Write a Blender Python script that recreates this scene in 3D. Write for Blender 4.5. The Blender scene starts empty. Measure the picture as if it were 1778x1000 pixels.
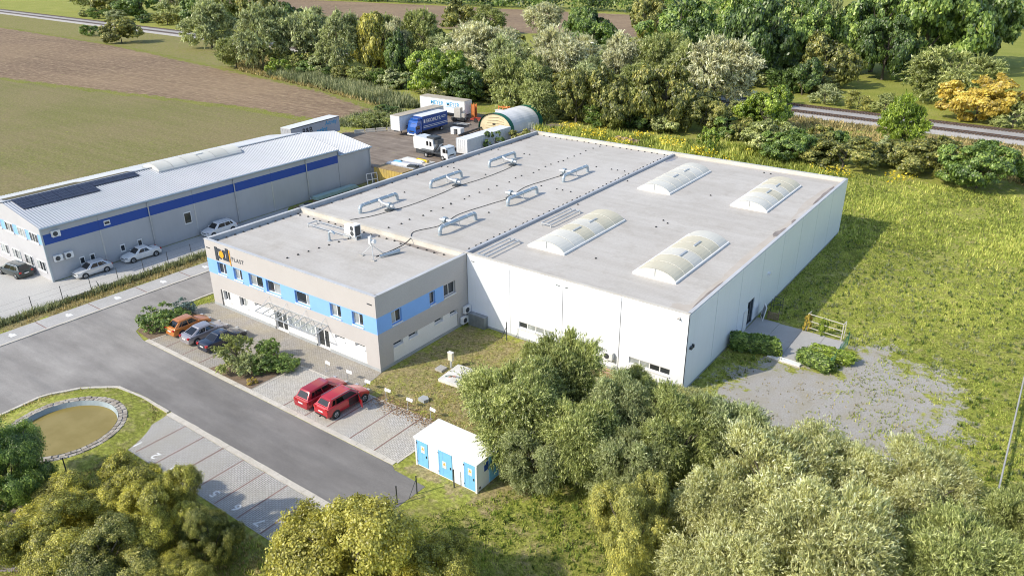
import bpy, math, random
import numpy as np
from mathutils import Vector, Matrix
random.seed(7)
S = bpy.context.scene
COL = S.collection
R = math.radians

# ---------------------------------------------------------------- camera, sky, sun, exposure
cam_d = bpy.data.cameras.new('camera'); cam = bpy.data.objects.new('camera', cam_d); COL.objects.link(cam)
S.camera = cam
cam_d.sensor_fit = 'HORIZONTAL'; cam_d.sensor_width = 36.0
cam_d.lens = 1324.8 / 1778 * 36.0
cam_d.clip_start = 0.5; cam_d.clip_end = 5000
YAW, PIT, ROL = -0.633, 0.422, -0.006
fw = Vector((math.sin(YAW)*math.cos(PIT), math.cos(YAW)*math.cos(PIT), -math.sin(PIT)))
rt = Vector((math.cos(YAW), -math.sin(YAW), 0)); up = rt.cross(fw)
r2 = rt*math.cos(ROL) + up*math.sin(ROL); u2 = -rt*math.sin(ROL) + up*math.cos(ROL)
m = Matrix((r2, u2, -fw)).transposed().to_4x4(); m.translation = (69.40, -40.84, 34.84)
cam.matrix_world = m

SUN = Vector((4.8, 8.3, -7.4)).normalized()          # direction the light travels
w = bpy.data.worlds.new('World'); S.world = w; w.use_nodes = True
wn = w.node_tree; bg = wn.nodes['Background']
sky = wn.nodes.new('ShaderNodeTexSky'); sky.sky_type = 'NISHITA'; sky.sun_disc = False
sky.sun_elevation = math.asin(-SUN.z); sky.sun_rotation = math.atan2(-SUN.x, -SUN.y)
sky.air_density = 1.0; sky.dust_density = 1.2; sky.ozone_density = 1.0
wn.links.new(sky.outputs[0], bg.inputs[0]); bg.inputs[1].default_value = 0.15
sl = bpy.data.lights.new('sun', 'SUN'); sl.energy = 2.9; sl.angle = R(0.53); sl.color = (1.0, 0.92, 0.78)
so = bpy.data.objects.new('sun', sl); COL.objects.link(so); so.location = (0, 0, 60)
so.rotation_euler = SUN.to_track_quat('-Z', 'Y').to_euler()
vs = S.view_settings; vs.view_transform = 'Standard'; vs.look = 'None'; vs.gamma = 1.0; vs.exposure = 0.60
S.render.engine = 'CYCLES'; S.cycles.pixel_filter_type = 'BLACKMAN_HARRIS'; S.cycles.filter_width = 1.05; S.cycles.diffuse_bounces = 6

# ---------------------------------------------------------------- tagging
def tag(o, label=None, cat=None, group=None, kind=None):
    if label: o['label'] = label
    if cat: o['category'] = cat
    if group: o['group'] = group
    if kind: o['kind'] = kind
    return o
def thing(name, label, cat, loc=(0, 0, 0), rz=0.0, group=None):
    o = bpy.data.objects.new(name, None); COL.objects.link(o); o.empty_display_size = .2
    o.location = loc; o.rotation_euler = (0, 0, rz)
    return tag(o, label, cat, group)
def copy_tree(o, parent=None):
    c = o.copy(); COL.objects.link(c); c.parent = parent
    for ch in list(o.children): copy_tree(ch, c)
    return c

# ---------------------------------------------------------------- mesh building
class MB:
    def __init__(s): s.v = []; s.f = []
    def quad(s, *p):
        n = len(s.v); s.v += [tuple(q) for q in p]; s.f.append(tuple(range(n, n+len(p)))); return s
    def box(s, x0, y0, z0, x1, y1, z1):
        n = len(s.v)
        s.v += [(x0,y0,z0),(x1,y0,z0),(x1,y1,z0),(x0,y1,z0),(x0,y0,z1),(x1,y0,z1),(x1,y1,z1),(x0,y1,z1)]
        s.f += [tuple(n+i for i in q) for q in ((3,2,1,0),(4,5,6,7),(0,1,5,4),(1,2,6,5),(2,3,7,6),(3,0,4,7))]
        return s
    def bar(s, a, b, t, t2=None):
        a = Vector(a); b = Vector(b); d = (b-a).normalized(); t2 = t2 or t
        u = d.cross(Vector((0,0,1)));  u = Vector((1,0,0)) if u.length < .01 else u.normalized()
        w_ = u.cross(d); n = len(s.v)
        for p in (a, b):
            for i, j in ((-1,-1),(1,-1),(1,1),(-1,1)): s.v.append(tuple(p+u*(i*t/2)+w_*(j*t2/2)))
        s.f += [tuple(n+i for i in q) for q in ((3,2,1,0),(4,5,6,7),(0,1,5,4),(1,2,6,5),(2,3,7,6),(3,0,4,7))]
        return s
    def tube(s, path, r, seg=10, cap=True):
        path = [Vector(p) for p in path]; n0 = len(s.v); k = len(path); ru = None
        for i, p in enumerate(path):
            d = (path[min(i+1,k-1)]-path[max(i-1,0)]).normalized()
            u = d.cross(Vector((0,0,1))) if ru is None else ru - d*ru.dot(d)
            if u.length < .05: u = d.cross(Vector((1,0,0)))
            u.normalize(); ru = u; v_ = d.cross(u)
            rr = r[i] if isinstance(r, (list, tuple)) else r
            for j in range(seg):
                a = 2*math.pi*j/seg; s.v.append(tuple(p+(u*math.cos(a)+v_*math.sin(a))*rr))
        for i in range(k-1):
            for j in range(seg):
                a = n0+i*seg+j; b = n0+i*seg+(j+1)%seg; s.f.append((a, b, b+seg, a+seg))
        if cap:
            s.f.append(tuple(n0+j for j in range(seg))[::-1]); s.f.append(tuple(n0+(k-1)*seg+j for j in range(seg)))
        return s
    def prism(s, poly, z0, z1):
        n = len(s.v); k = len(poly)
        s.v += [(x,y,z0) for x,y in poly]+[(x,y,z1) for x,y in poly]
        s.f.append(tuple(range(n, n+k))[::-1]); s.f.append(tuple(range(n+k, n+2*k)))
        for i in range(k):
            j = (i+1) % k; s.f.append((n+i, n+j, n+k+j, n+k+i))
        return s
    def xform(s, M_): s.v = [tuple(M_ @ Vector(p)) for p in s.v]; return s
    def mesh(s, name, mt, smooth=0):
        me = bpy.data.meshes.new(name); me.from_pydata(s.v, [], s.f); me.update()
        if mt: me.materials.append(mt)
        if smooth:
            me.shade_smooth(); me.set_sharp_from_angle(angle=R(smooth))
        return me
    def build(s, name, mt, parent=None, smooth=0, world=False, label=None):
        if world and parent is not None:
            root = parent
            off = Vector((0,0,0))
            while root is not None: off += root.location; root = root.parent
            s.v = [(a-off.x, b-off.y, c-off.z) for a, b, c in s.v]
        o = bpy.data.objects.new(name, s.mesh(name, mt, smooth)); COL.objects.link(o); o.parent = parent
        if label: o['label'] = label
        return o
def place(name, me, parent=None, loc=(0,0,0), rz=0, sc=(1,1,1), mt=None):
    o = bpy.data.objects.new(name, me); COL.objects.link(o); o.parent = parent
    o.location = loc; o.rotation_euler = (0,0,rz); o.scale = sc
    if mt: o.material_slots[0].link = 'OBJECT'; o.material_slots[0].material = mt
    return o
def text(name, body, size, mt, parent, loc, rot, extrude=.006, align='LEFT', bold=0.0, shear=0, sx=1, sp=1.0):
    c = bpy.data.curves.new(name, 'FONT'); c.body = body; c.size = size; c.extrude = extrude; c.align_x = align
    c.offset = bold; c.shear = shear; c.space_character = sp
    t = bpy.data.objects.new('tmp', c); COL.objects.link(t)
    bpy.context.view_layer.update()
    me = bpy.data.meshes.new_from_object(t.evaluated_get(bpy.context.evaluated_depsgraph_get()))
    bpy.data.objects.remove(t); me.materials.clear(); me.materials.append(mt)
    o = bpy.data.objects.new(name, me); COL.objects.link(o); o.parent = parent; o.location = loc; o.rotation_euler = rot
    o.scale = (sx, 1, 1)
    return o

# ---------------------------------------------------------------- materials
def new_mat(name):
    mt = bpy.data.materials.new(name); mt.use_nodes = True
    return mt, mt.node_tree, mt.node_tree.nodes['Principled BSDF']
def N(nt, t, **k):
    n = nt.nodes.new(t)
    for a, b in k.items(): setattr(n, a, b)
    return n
def pos(nt, scale=(1,1,1), rz=0.0, kind='w'):
    if kind == 'w': src = N(nt, 'ShaderNodeNewGeometry').outputs['Position']
    else: src = N(nt, 'ShaderNodeTexCoord').outputs['Object']
    if scale == (1,1,1) and rz == 0: return src
    mp = N(nt, 'ShaderNodeMapping'); mp.inputs['Scale'].default_value = scale; mp.inputs['Rotation'].default_value = (0,0,rz)
    nt.links.new(src, mp.inputs[0]); return mp.outputs[0]
def noise(nt, vec, sc, det=3, ro=.55):
    n = N(nt, 'ShaderNodeTexNoise'); n.inputs['Scale'].default_value = sc; n.inputs['Detail'].default_value = det
    n.inputs['Roughness'].default_value = ro; nt.links.new(vec, n.inputs['Vector']); return n.outputs['Fac']
def ramp(nt, fac, *st):
    n = N(nt, 'ShaderNodeValToRGB'); e = n.color_ramp.elements
    while len(e) < len(st): e.new(.5)
    for el, (p, c) in zip(e, st):
        el.position = p; el.color = (c, c, c, 1) if isinstance(c, (int, float)) else (*c, 1)
    nt.links.new(fac, n.inputs[0]); return n.outputs[0]
def mix(nt, fac, a, b, mode='MIX'):
    n = N(nt, 'ShaderNodeMix', data_type='RGBA', blend_type=mode)
    for i, x in ((0, fac), (6, a), (7, b)):
        if isinstance(x, (int, float)): n.inputs[i].default_value = x
        elif isinstance(x, tuple): n.inputs[i].default_value = (*x, 1)
        else: nt.links.new(x, n.inputs[i])
    return n.outputs[2]
def math_(nt, op, a, b=0.0):
    n = N(nt, 'ShaderNodeMath', operation=op)
    for i, x in ((0, a), (1, b)):
        if isinstance(x, (int, float)): n.inputs[i].default_value = x
        else: nt.links.new(x, n.inputs[i])
    return n.outputs[0]
def bump(nt, bs, h, strength=.4, dist=.05):
    b = N(nt, 'ShaderNodeBump'); b.inputs['Strength'].default_value = strength; b.inputs['Distance'].default_value = dist
    nt.links.new(h, b.inputs['Height']); nt.links.new(b.outputs[0], bs.inputs['Normal'])
def M(name, c, c2=None, sc=.6, rough=.6, metal=0.0, fine=0, bmp=0, kind='o', coat=0, streak=0):
    mt, nt, bs = new_mat(name); bs.inputs['Roughness'].default_value = rough; bs.inputs['Metallic'].default_value = metal
    if coat: bs.inputs['Coat Weight'].default_value = coat; bs.inputs['Coat Roughness'].default_value = .05
    if c2 is None: c2 = tuple(x*.86 for x in c)
    v = pos(nt, kind=kind)
    col = mix(nt, ramp(nt, noise(nt, v, sc, 5, .6), (.35, 0), (.68, 1)), c, c2)
    if fine:
        col = mix(nt, .35, col, ramp(nt, noise(nt, v, fine, 2), (.3, tuple(x*.65 for x in c)), (.7, tuple(min(1, x*1.25) for x in c))))
    if streak:
        sv = pos(nt, (2.2, 2.2, .12), kind=kind)
        col = mix(nt, math_(nt, 'MULTIPLY', ramp(nt, noise(nt, sv, 1.5, 4), (.5, 0), (.8, 1)), streak), col, tuple(x*.6 for x in c2))
    nt.links.new(col, bs.inputs['Base Color'])
    if bmp: bump(nt, bs, noise(nt, v, bmp, 3), .3, .02)
    return mt
# ground covers: each returns colour and height sockets
def col_grass(nt, dry=.45, dark=1.0, rz=0.0, mow=0.0):
    p = pos(nt)
    a = tuple(x*dark for x in (.255, .285, .050)); b = tuple(x*dark for x in (.325, .335, .075)); d = tuple(x*dark for x in (.390, .325, .160))
    c = mix(nt, ramp(nt, noise(nt, p, .11, 4), (.35, 0), (.65, 1)), a, b)
    c = mix(nt, ramp(nt, noise(nt, p, .9, 5, .65), (.62-dry*.3, 0), (.86-dry*.3, 1)), c, d)
    c = mix(nt, .8, c, ramp(nt, noise(nt, p, 3.2, 4, .7), (.25, .22), (.5, .92), (.72, 1.75)), 'MULTIPLY')
    if mow:
        q = pos(nt, (.05, 1, 1), rz)
        c = mix(nt, mow, c, ramp(nt, noise(nt, q, .5, 3), (.3, (.165, .165, .06)), (.7, (.24, .205, .105))))
        c = mix(nt, math_(nt, 'MULTIPLY', ramp(nt, noise(nt, p, .035, 5, .6), (.42, 0), (.7, 1)), .55), c, (.26, .20, .115))
        c = mix(nt, .55, c, ramp(nt, noise(nt, p, 1.6, 4, .75), (.3, .6), (.7, 1.45)), 'MULTIPLY')
    return c, noise(nt, p, 4.5, 4, .7)
def col_gravel(nt):
    p = pos(nt)
    c = ramp(nt, noise(nt, p, 9, 4, .75), (.25, (.22, .208, .192)), (.5, (.385, .366, .338)), (.75, (.58, .555, .515)))
    c = mix(nt, math_(nt, 'MULTIPLY', ramp(nt, noise(nt, p, .5, 4), (.42, 0), (.70, 1)), .6), c, (.33, .295, .20))
    return c, noise(nt, p, 9, 4, .75)
def col_dirt(nt):
    p = pos(nt); q = pos(nt, (.12, 1, 1), R(10))
    c = ramp(nt, noise(nt, p, .35, 5, .65), (.3, (.15, .115, .09)), (.6, (.27, .22, .175)), (.8, (.38, .32, .26)))
    c = mix(nt, .45, c, ramp(nt, noise(nt, q, 1.0, 4), (.3, (.115, .095, .08)), (.7, (.34, .30, .26))))
    return c, noise(nt, p, 5, 4)
def col_plough(nt):
    p = pos(nt); q = pos(nt, (.22, 1.1, 1), R(-6)); q2 = pos(nt, (.018, .9, 1), R(-6))
    c = ramp(nt, noise(nt, q, 1.3, 5, .75), (.33, (.105, .068, .046)), (.5, (.215, .15, .10)), (.64, (.40, .31, .19)), (.75, (.56, .45, .28)))
    c = mix(nt, .28, c, ramp(nt, noise(nt, q2, .45, 3), (.3, (.12, .082, .058)), (.7, (.40, .29, .19))))
    c = mix(nt, math_(nt, 'MULTIPLY', ramp(nt, noise(nt, p, .02, 3), (.4, 0), (.7, 1)), .45), c, (.37, .27, .165))
    return c, noise(nt, q, 1.3, 5, .75)
def ground_mat(name, f, out=None, bs_=.6, bd=.12, rough=.95, **k):
    mt, nt, bs = new_mat(name); bs.inputs['Roughness'].default_value = rough; bs.inputs['Specular IOR Level'].default_value = .15
    c, h = f(nt, **k)
    if out:
        oc, oh = out(nt)
        a = N(nt, 'ShaderNodeAttribute', attribute_name='mask').outputs['Fac']
        nn = math_(nt, 'MULTIPLY', math_(nt, 'SUBTRACT', noise(nt, pos(nt), .45, 7, .75), .5), 3.2)
        fac = ramp(nt, math_(nt, 'ADD', a, nn), (.40, 0), (.60, 1))
        c = mix(nt, fac, oc, c)
    nt.links.new(c, bs.inputs['Base Color']); bump(nt, bs, h, bs_, bd)
    return mt

def pip(P, poly):
    x, y = P[:, 0], P[:, 1]; ins = np.zeros(len(P), bool); k = len(poly)
    for i in range(k):
        (x0, y0), (x1, y1) = poly[i], poly[(i+1) % k]
        c = ((y0 > y) != (y1 > y)) & (x < (x1-x0)*(y-y0)/(y1-y0+1e-12)+x0); ins ^= c
    return ins
def pdist(P, poly):
    d = np.full(len(P), 1e9); k = len(poly)
    for i in range(k):
        a = np.array(poly[i]); b = np.array(poly[(i+1) % k]); ab = b-a
        t = np.clip(((P-a) @ ab)/(ab @ ab+1e-12), 0, 1); d = np.minimum(d, np.linalg.norm(P-a-t[:, None]*ab, axis=1))
    return d
def sheet(name, poly, z, mt, kind='structure', parent=None):
    mb = MB(); mb.quad(*[(x, y, z) for x, y in poly]); o = mb.build(name, mt, parent)
    if parent is None: tag(o, kind=kind)
    return o
def soft_sheet(name, poly, z, mt, soft=1.5, step=1.0):
    P = np.array(poly); x0, y0 = P.min(0)-soft; x1, y1 = P.max(0)+soft
    nx = max(2, int((x1-x0)/step)+1); ny = max(2, int((y1-y0)/step)+1)
    X, Y = np.meshgrid(np.linspace(x0, x1, nx), np.linspace(y0, y1, ny)); Q = np.c_[X.ravel(), Y.ravel()]
    d = pdist(Q, poly)*np.where(pip(Q, poly), 1, -1); mk = np.clip(.5+d/(2*soft), 0, 1)
    keep = mk.reshape(ny, nx) > 0; idx = np.arange(nx*ny).reshape(ny, nx)
    k = keep[:-1, :-1] | keep[1:, :-1] | keep[:-1, 1:] | keep[1:, 1:]
    F = np.stack([idx[:-1, :-1][k], idx[:-1, 1:][k], idx[1:, 1:][k], idx[1:, :-1][k]], 1)
    me = bpy.data.meshes.new(name); me.from_pydata([(a, b, z) for a, b in Q], [], F.tolist()); me.materials.append(mt)
    at = me.attributes.new('mask', 'FLOAT', 'POINT'); at.data.foreach_set('value', np.where(mk <= 0, -2, mk).astype(np.float32))
    o = bpy.data.objects.new(name, me); COL.objects.link(o); return tag(o, kind='structure')

def mat_glass(name, c, rough=.08):
    mt, nt, bs = new_mat(name); bs.inputs['Roughness'].default_value = rough
    bs.inputs['Specular IOR Level'].default_value = .8
    v = pos(nt, kind='o'); nt.links.new(mix(nt, ramp(nt, noise(nt, v, .8, 2), (.4, 0), (.6, 1)), c, tuple(x*.7 for x in c)), bs.inputs['Base Color'])
    return mt
def mat_leaf(name, c1, c2, c3, trans=.36, rough=.42):
    """c1 dark, c2 main, c3 light / autumn leaf colours, one per leaf"""
    mt, nt, bs = new_mat(name); bs.inputs['Roughness'].default_value = rough; bs.inputs['Specular IOR Level'].default_value = .45
    a = N(nt, 'ShaderNodeAttribute', attribute_name='var').outputs['Fac']
    oi = N(nt, 'ShaderNodeObjectInfo').outputs['Random']
    c = ramp(nt, a, (.05, tuple(x*.5 for x in c1)), (.45, c2), (.85, tuple(min(.8, x*1.12) for x in c3)))  # leaf tones, with ends stretched to paint in leaf highlights and dark gaps
    c = mix(nt, math_(nt, 'MULTIPLY', oi, .35), c, tuple(x*.72 for x in c2))
    nt.links.new(c, bs.inputs['Base Color'])
    # thin leaf: part of the light is reflected, part passes through
    t = N(nt, 'ShaderNodeBsdfTranslucent'); nt.links.new(mix(nt, 1.0, c, (trans*2, trans*2, trans*1.6), 'MULTIPLY'), t.inputs['Color'])
    ms = N(nt, 'ShaderNodeAddShader')
    nt.links.new(bs.outputs[0], ms.inputs[0]); nt.links.new(t.outputs[0], ms.inputs[1])
    nt.links.new(ms.outputs[0], nt.nodes['Material Output'].inputs['Surface'])
    return mt

# ---------------------------------------------------------------- shared materials
m_white = M('white paint', (.82,.82,.81), (.76,.76,.75), .5, .5)
m_hallwall = M('white wall panel', (.86,.885,.93), (.82,.845,.885), .25, .45, streak=.12)
m_stucco = M('warm grey render', (.50,.475,.46), (.46,.435,.42), .4, .9, fine=30)
m_stuccow = M('white render', (.80,.79,.77), (.74,.73,.70), .5, .9, fine=30)
m_blue = M('sky blue render', (.24,.46,.87), (.22,.43,.83), .5, .8)
m_plinth = M('grey plinth', (.40,.42,.43), (.33,.35,.36), .8, .85)
m_coping = M('coping sheet', (.58,.58,.58), (.50,.50,.50), .5, .4, .1)
m_copingw = M('beige membrane', (.60,.57,.51), (.50,.46,.39), .4, .8)
m_parapet = M('grey parapet membrane', (.42,.44,.47), (.36,.38,.41), .5, .7)
m_galv = M('galvanised duct', (.47,.54,.59), (.37,.44,.49), 1.2, .38, .55)
m_steel = M('light steel', (.60,.62,.63), (.50,.52,.54), 1, .4, .5)
m_dark = M('black rubber', (.02,.02,.022), (.03,.03,.03), 2, .7)
m_darkmetal = M('dark machine metal', (.09,.10,.11), (.05,.055,.06), 2, .5, .3)
m_concrete = M('concrete', (.44,.43,.41), (.34,.33,.31), .35, .9, fine=14, kind='w', bmp=20)
m_kerb = M('kerb stone', (.60,.56,.49), (.46,.42,.35), 1.1, .9, fine=10, kind='w')
m_redline = M('red paver line', (.27,.17,.145), (.20,.13,.11), 2, .9, kind='w')
m_num = M('white road paint', (.80,.80,.78), (.65,.65,.63), 3, .7, kind='w')
m_glassd = mat_glass('dark window glass', (.045,.052,.058))
m_glassl = mat_glass('pale blind and reflection pane', (.40,.43,.43), .2)  # pale panes show blinds, and also reflection put into the colour
m_glassc = mat_glass('car glass', (.006,.007,.009), .03)
m_red = M('red steel', (.45,.07,.04), (.33,.05,.03), 2, .5)
m_orange = M('orange steel', (.60,.20,.05), (.45,.15,.05), 2, .5)
m_yellow = M('faded yellow paint', (.58,.42,.10), (.40,.30,.12), .8, .6, streak=.5)
m_navyband = M('cobalt cladding', (.012,.075,.36), (.010,.068,.33), .3, .35, kind='w')
m_clad = M('silver grey cladding', (.47,.48,.50), (.43,.44,.46), .3, .42, kind='w', streak=.1)
m_gable = M('pale grey cladding', (.50,.50,.52), (.45,.45,.47), .3, .5, kind='w')
m_bluepaint = M('pale blue door paint', (.22,.55,.83), (.19,.50,.78), .8, .45)
m_wood = M('weathered wood', (.32,.23,.15), (.20,.14,.09), 2, .85)
m_green = M('green tarpaulin', (.015,.155,.105), (.012,.12,.085), .8, .6)
m_beigetarp = M('cream tarpaulin', (.68,.58,.38), (.58,.48,.30), .6, .7)
m_bark = M('bark', (.13,.11,.085), (.07,.06,.045), 3, .95)
m_pale = M('pale bark', (.34,.31,.26), (.20,.18,.15), 3, .95)

# ---------------------------------------------------------------- ground and roads
grass_fn = lambda nt: col_grass(nt, .42)
mg_ground = ground_mat('meadow', col_grass, dry=.42)
b = MB(); b.quad((-2500,-900,0),(1500,-900,0),(1500,3000,0),(-2500,3000,0))
tag(b.build('ground', mg_ground), kind='structure')
mg_field = ground_mat('mown field', col_grass, grass_fn, .35, .08, dry=.75, dark=.62, mow=.5, rz=R(-30))
mg_plough = ground_mat('ploughed soil', col_plough, lambda nt: col_grass(nt, .5, .72), .8, .2)
mg_verge = ground_mat('dry verge grass', col_grass, grass_fn, dry=.85, dark=.72)
mg_lawn = ground_mat('patchy lawn', col_grass, grass_fn, dry=1.0, dark=.84)
mg_dirt = ground_mat('yard dirt', col_dirt, lambda nt: col_grass(nt, .9), .5, .05)
mg_gravel = ground_mat('loose gravel', col_gravel, grass_fn, .8, .05)
mg_bright = ground_mat('young crop', col_grass, grass_fn, .3, .06, dry=.05, dark=.9)
soft_sheet('dry_verge', [(-420,172),(-340,160),(-200,146),(-120,112),(-58,92),(-52,78),(-60,72),(-90,88),(-141,97),(-236,112),(-357,120),(-600,140),(-640,190)], .004, mg_verge, 3, 3)
soft_sheet('mown_field', [(-700,-19),(-187,56),(-126,64),(-87,69),(-66,68.5),(-54,66),(-43,46),(-38,43),(-37,-12),(-60,-60),(-500,-200),(-700,-150)], .004, mg_field, 2, 3)
soft_sheet('ploughed_field', [(-700,-18),(-187,56.5),(-126,65),(-87,70),(-68,70),(-61,74),(-62,84),(-91,94),(-141,102),(-236,117),(-357,125.5),(-720,150)], .008, mg_plough, 1.6, 2)
mg_far = ground_mat('far stubble', col_plough, lambda nt: col_grass(nt, .3), .5, .2)
soft_sheet('far_field', [(-460,268),(-150,236),(-60,262),(-40,330),(-120,352),(-330,346),(-560,330)], .004, mg_far, 3, 5)
soft_sheet('far_pasture', [(22,158),(75,160),(140,330),(20,430),(14,300),(30,240)], .004, mg_bright, 5, 5)
soft_sheet('railway_verge', [(-120,136),(-40,131),(20,128),(70,122),(120,118),(120,134),(64,140.5),(18,144.5),(-120,156)], .006, mg_verge, 2.5, 2)
soft_sheet('lawn', [(25.2,-2.8),(36,-2.8),(36.2,-9),(44,-9),(46,-4),(48,2),(48,11.8),(25.2,11.8)], .006, mg_lawn, 1.2, .8)
soft_sheet('front_grass', [(36,-20),(56,-20),(60,2),(50,6),(43,-7),(39.5,-9)], .004, ground_mat('shaggy lawn', col_grass, grass_fn, dry=.55, dark=.85), 1.5, 1)
soft_sheet('yard', [(-53,46.5),(-42,44),(-20,43.5),(-2,20),(-.6,30),(-1,62),(-12,95),(-34,96),(-52,92),(-44,74),(-49,66),(-55,60)], .008, mg_dirt, 1.3, 1)
soft_sheet('gravel_lot', [(49.5,12.5),(50.5,17),(51.5,20.5),(53,23),(57.8,23),(58,30.8),(60.5,31.5),(62.4,27.6),(65.5,29.6),(67.6,27),(66.6,23.4),(68,20),(65.6,14),(62,10),(56,9)], .006, mg_gravel, 3.4, .6)
# railway: ballast bank, two tracks
def rail_y(x): return 139.4-.065*(x-18)
m_ballast = M('ballast', (.40,.385,.365), (.30,.285,.265), .5, .95, fine=4, kind='w', bmp=6)
b = MB(); xs = [-900+30*i for i in range(50)]
for x0, x1 in zip(xs, xs[1:]):
    for (o0, z0), (o1, z1) in zip(((-6.6,.02),(-5.2,.5),(5.2,.5),(6.6,.02)), ((-5.2,.5),(5.2,.5),(6.6,.02))):
        b.quad((x0,rail_y(x0)+o0,z0),(x1,rail_y(x1)+o0,z0),(x1,rail_y(x1)+o1,z1),(x0,rail_y(x0)+o1,z1))
rw = tag(b.build('railway', m_ballast), kind='structure')
m_rail = M('rusty rail', (.13,.085,.06), (.08,.05,.04), 2, .6, .4)
for o in (-4.3, -2.8, 2.6, 4.1):
    b = MB(); b.bar((-900, rail_y(-900)+o, .70), (570, rail_y(570)+o, .70), .15, .17); b.build('rail', m_rail, rw)
me = MB().box(-.14,-1.25,0,.14,1.25,.12).mesh('sleeper', M('sleeper', (.17,.13,.10), (.12,.095,.075), 1, .9))
for i in range(260):
    x = 8+(i//2)*.62; place('sleeper', me, rw, (x, rail_y(x)+(-3.55 if i % 2 else 3.35), .505), -.065)

# asphalt, sidewalk, paving
def asphalt():
    mt, nt, bs = new_mat('worn asphalt'); bs.inputs['Roughness'].default_value = .9
    p = pos(nt); q = pos(nt, (.25, 1, 1), R(-35)); q2 = pos(nt, (.12, 1.2, 1), R(0))
    c = ramp(nt, noise(nt, p, .22, 5, .6), (.3, (.245,.230,.213)), (.7, (.355,.335,.312)))
    c = mix(nt, .5, c, ramp(nt, noise(nt, q, .5, 5, .65), (.35, (.188,.177,.164)), (.7, (.40,.38,.352))))
    c = mix(nt, math_(nt, 'MULTIPLY', ramp(nt, noise(nt, q2, .6, 4), (.5, 0), (.72, 1)), .35), c, (.18,.175,.172))
    c = mix(nt, .5, c, ramp(nt, noise(nt, p, 22, 2), (.3, .72), (.7, 1.28)), 'MULTIPLY')
    sxyz = N(nt, 'ShaderNodeSeparateXYZ'); nt.links.new(p, sxyz.inputs[0])
    xf = math_(nt, 'ADD', math_(nt, 'MULTIPLY', sxyz.outputs[0], .05), math_(nt, 'MULTIPLY', noise(nt, p, .15, 4), .8))
    c = mix(nt, ramp(nt, xf, (.45, 0), (1.25, 1)), c, mix(nt, 1.0, c, (.68,.68,.69), 'MULTIPLY'))
    wv = N(nt, 'ShaderNodeTexVoronoi', feature='DISTANCE_TO_EDGE'); wv.inputs['Scale'].default_value = .16
    dn = N(nt, 'ShaderNodeVectorMath', operation='ADD'); nz = N(nt, 'ShaderNodeTexNoise'); nz.inputs['Scale'].default_value = .8; nt.links.new(p, nz.inputs['Vector'])
    nt.links.new(p, dn.inputs[0]); nt.links.new(nz.outputs['Color'], dn.inputs[1]); nt.links.new(dn.outputs[0], wv.inputs['Vector'])
    c = mix(nt, math_(nt, 'MULTIPLY', ramp(nt, wv.outputs['Distance'], (.0, 1), (.008, 0)), math_(nt, 'MULTIPLY', ramp(nt, noise(nt, p, .12, 3), (.52, 0), (.66, 1)), .3)), c, (.14,.14,.14))
    nt.links.new(c, bs.inputs['Base Color']); bump(nt, bs, noise(nt, p, 30, 2), .3, .01); return mt
road = [(-8.3,24),(-2.65,24),(-2.65,-3),(-2.2,-6.6),(-.8,-8.5),(1.6,-9.1),(35.1,-9.1),(35.6,-9.4),(38.7,-9.5),(38.6,-12.4),(35.2,-14.6),(15.4,-14.6),(11.7,-14.55),(7.9,-14.95),(5.5,-16.8),(3.9,-19.6),(4.2,-23.1),(6,-27),(10,-34),(-8.3,-34)]
sheet('road', road, .020, asphalt())
sw = sheet('sidewalk', [(-11.2,-34),(-8.62,-34),(-8.62,24),(-11.2,24)], .034, M('sidewalk slabs', (.46,.45,.43), (.36,.35,.33), .4, .9, fine=9, kind='w'))
def kerb_run(owner, pts, wdt, z1, step=1.0, mt=m_kerb):
    d = np.cumsum([0]+[math.dist(a, c) for a, c in zip(pts, pts[1:])]); n = max(1, int(round(d[-1]/step)))
    at = lambda s: (np.interp(s, d, [p[0] for p in pts]), np.interp(s, d, [p[1] for p in pts]))
    for i in range(n):
        a = at(d[-1]*i/n); c = at(d[-1]*(i+1)/n); L = math.dist(a, c)-.015
        key = (round(L, 2), wdt, z1, mt.name)
        if key not in KM: KM[key] = MB().box(-L/2,-wdt/2,-.05,L/2,wdt/2,z1).mesh('kerb_stone', mt)
        place('kerb_stone', KM[key], owner, ((a[0]+c[0])/2+random.uniform(-.01,.01), (a[1]+c[1])/2+random.uniform(-.012,.012), random.uniform(-.012,.008)), math.atan2(c[1]-a[1], c[0]-a[0]))
KM = {}
def structure(name):
    o = bpy.data.objects.new(name, None); COL.objects.link(o); return tag(o, kind='structure')
kb = structure('kerb')
kerb_run(kb, [(-8.45,-30),(-8.45,20)], .28, .10)
kerb_run(kb, [(-2.5,20),(-2.5,-3.2)], .22, .11)
kerb_run(kb, [(1.9,-8.85),(35.1,-8.85)], .42, .06)
kerb_run(kb, [(15.4,-14.85),(35.1,-14.85)], .46, .06)
kerb_run(kb, [(4.4,-23.1),(4.15,-19.6),(5.7,-17),(8,-15.15),(11.7,-14.75),(15.2,-14.8)], .25, .10, .8)
kerb_run(kb, [(18.0,-8.6),(18.0,-3.45),(35.1,-3.1)], .14, .05)
kerb_run(kb, [(35.2,-3.2),(35.2,-8.7)], .14, .05)
kerb_run(kb, [(2.2,-8.6),(2.9,-3.2)], .12, .05)
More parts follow.
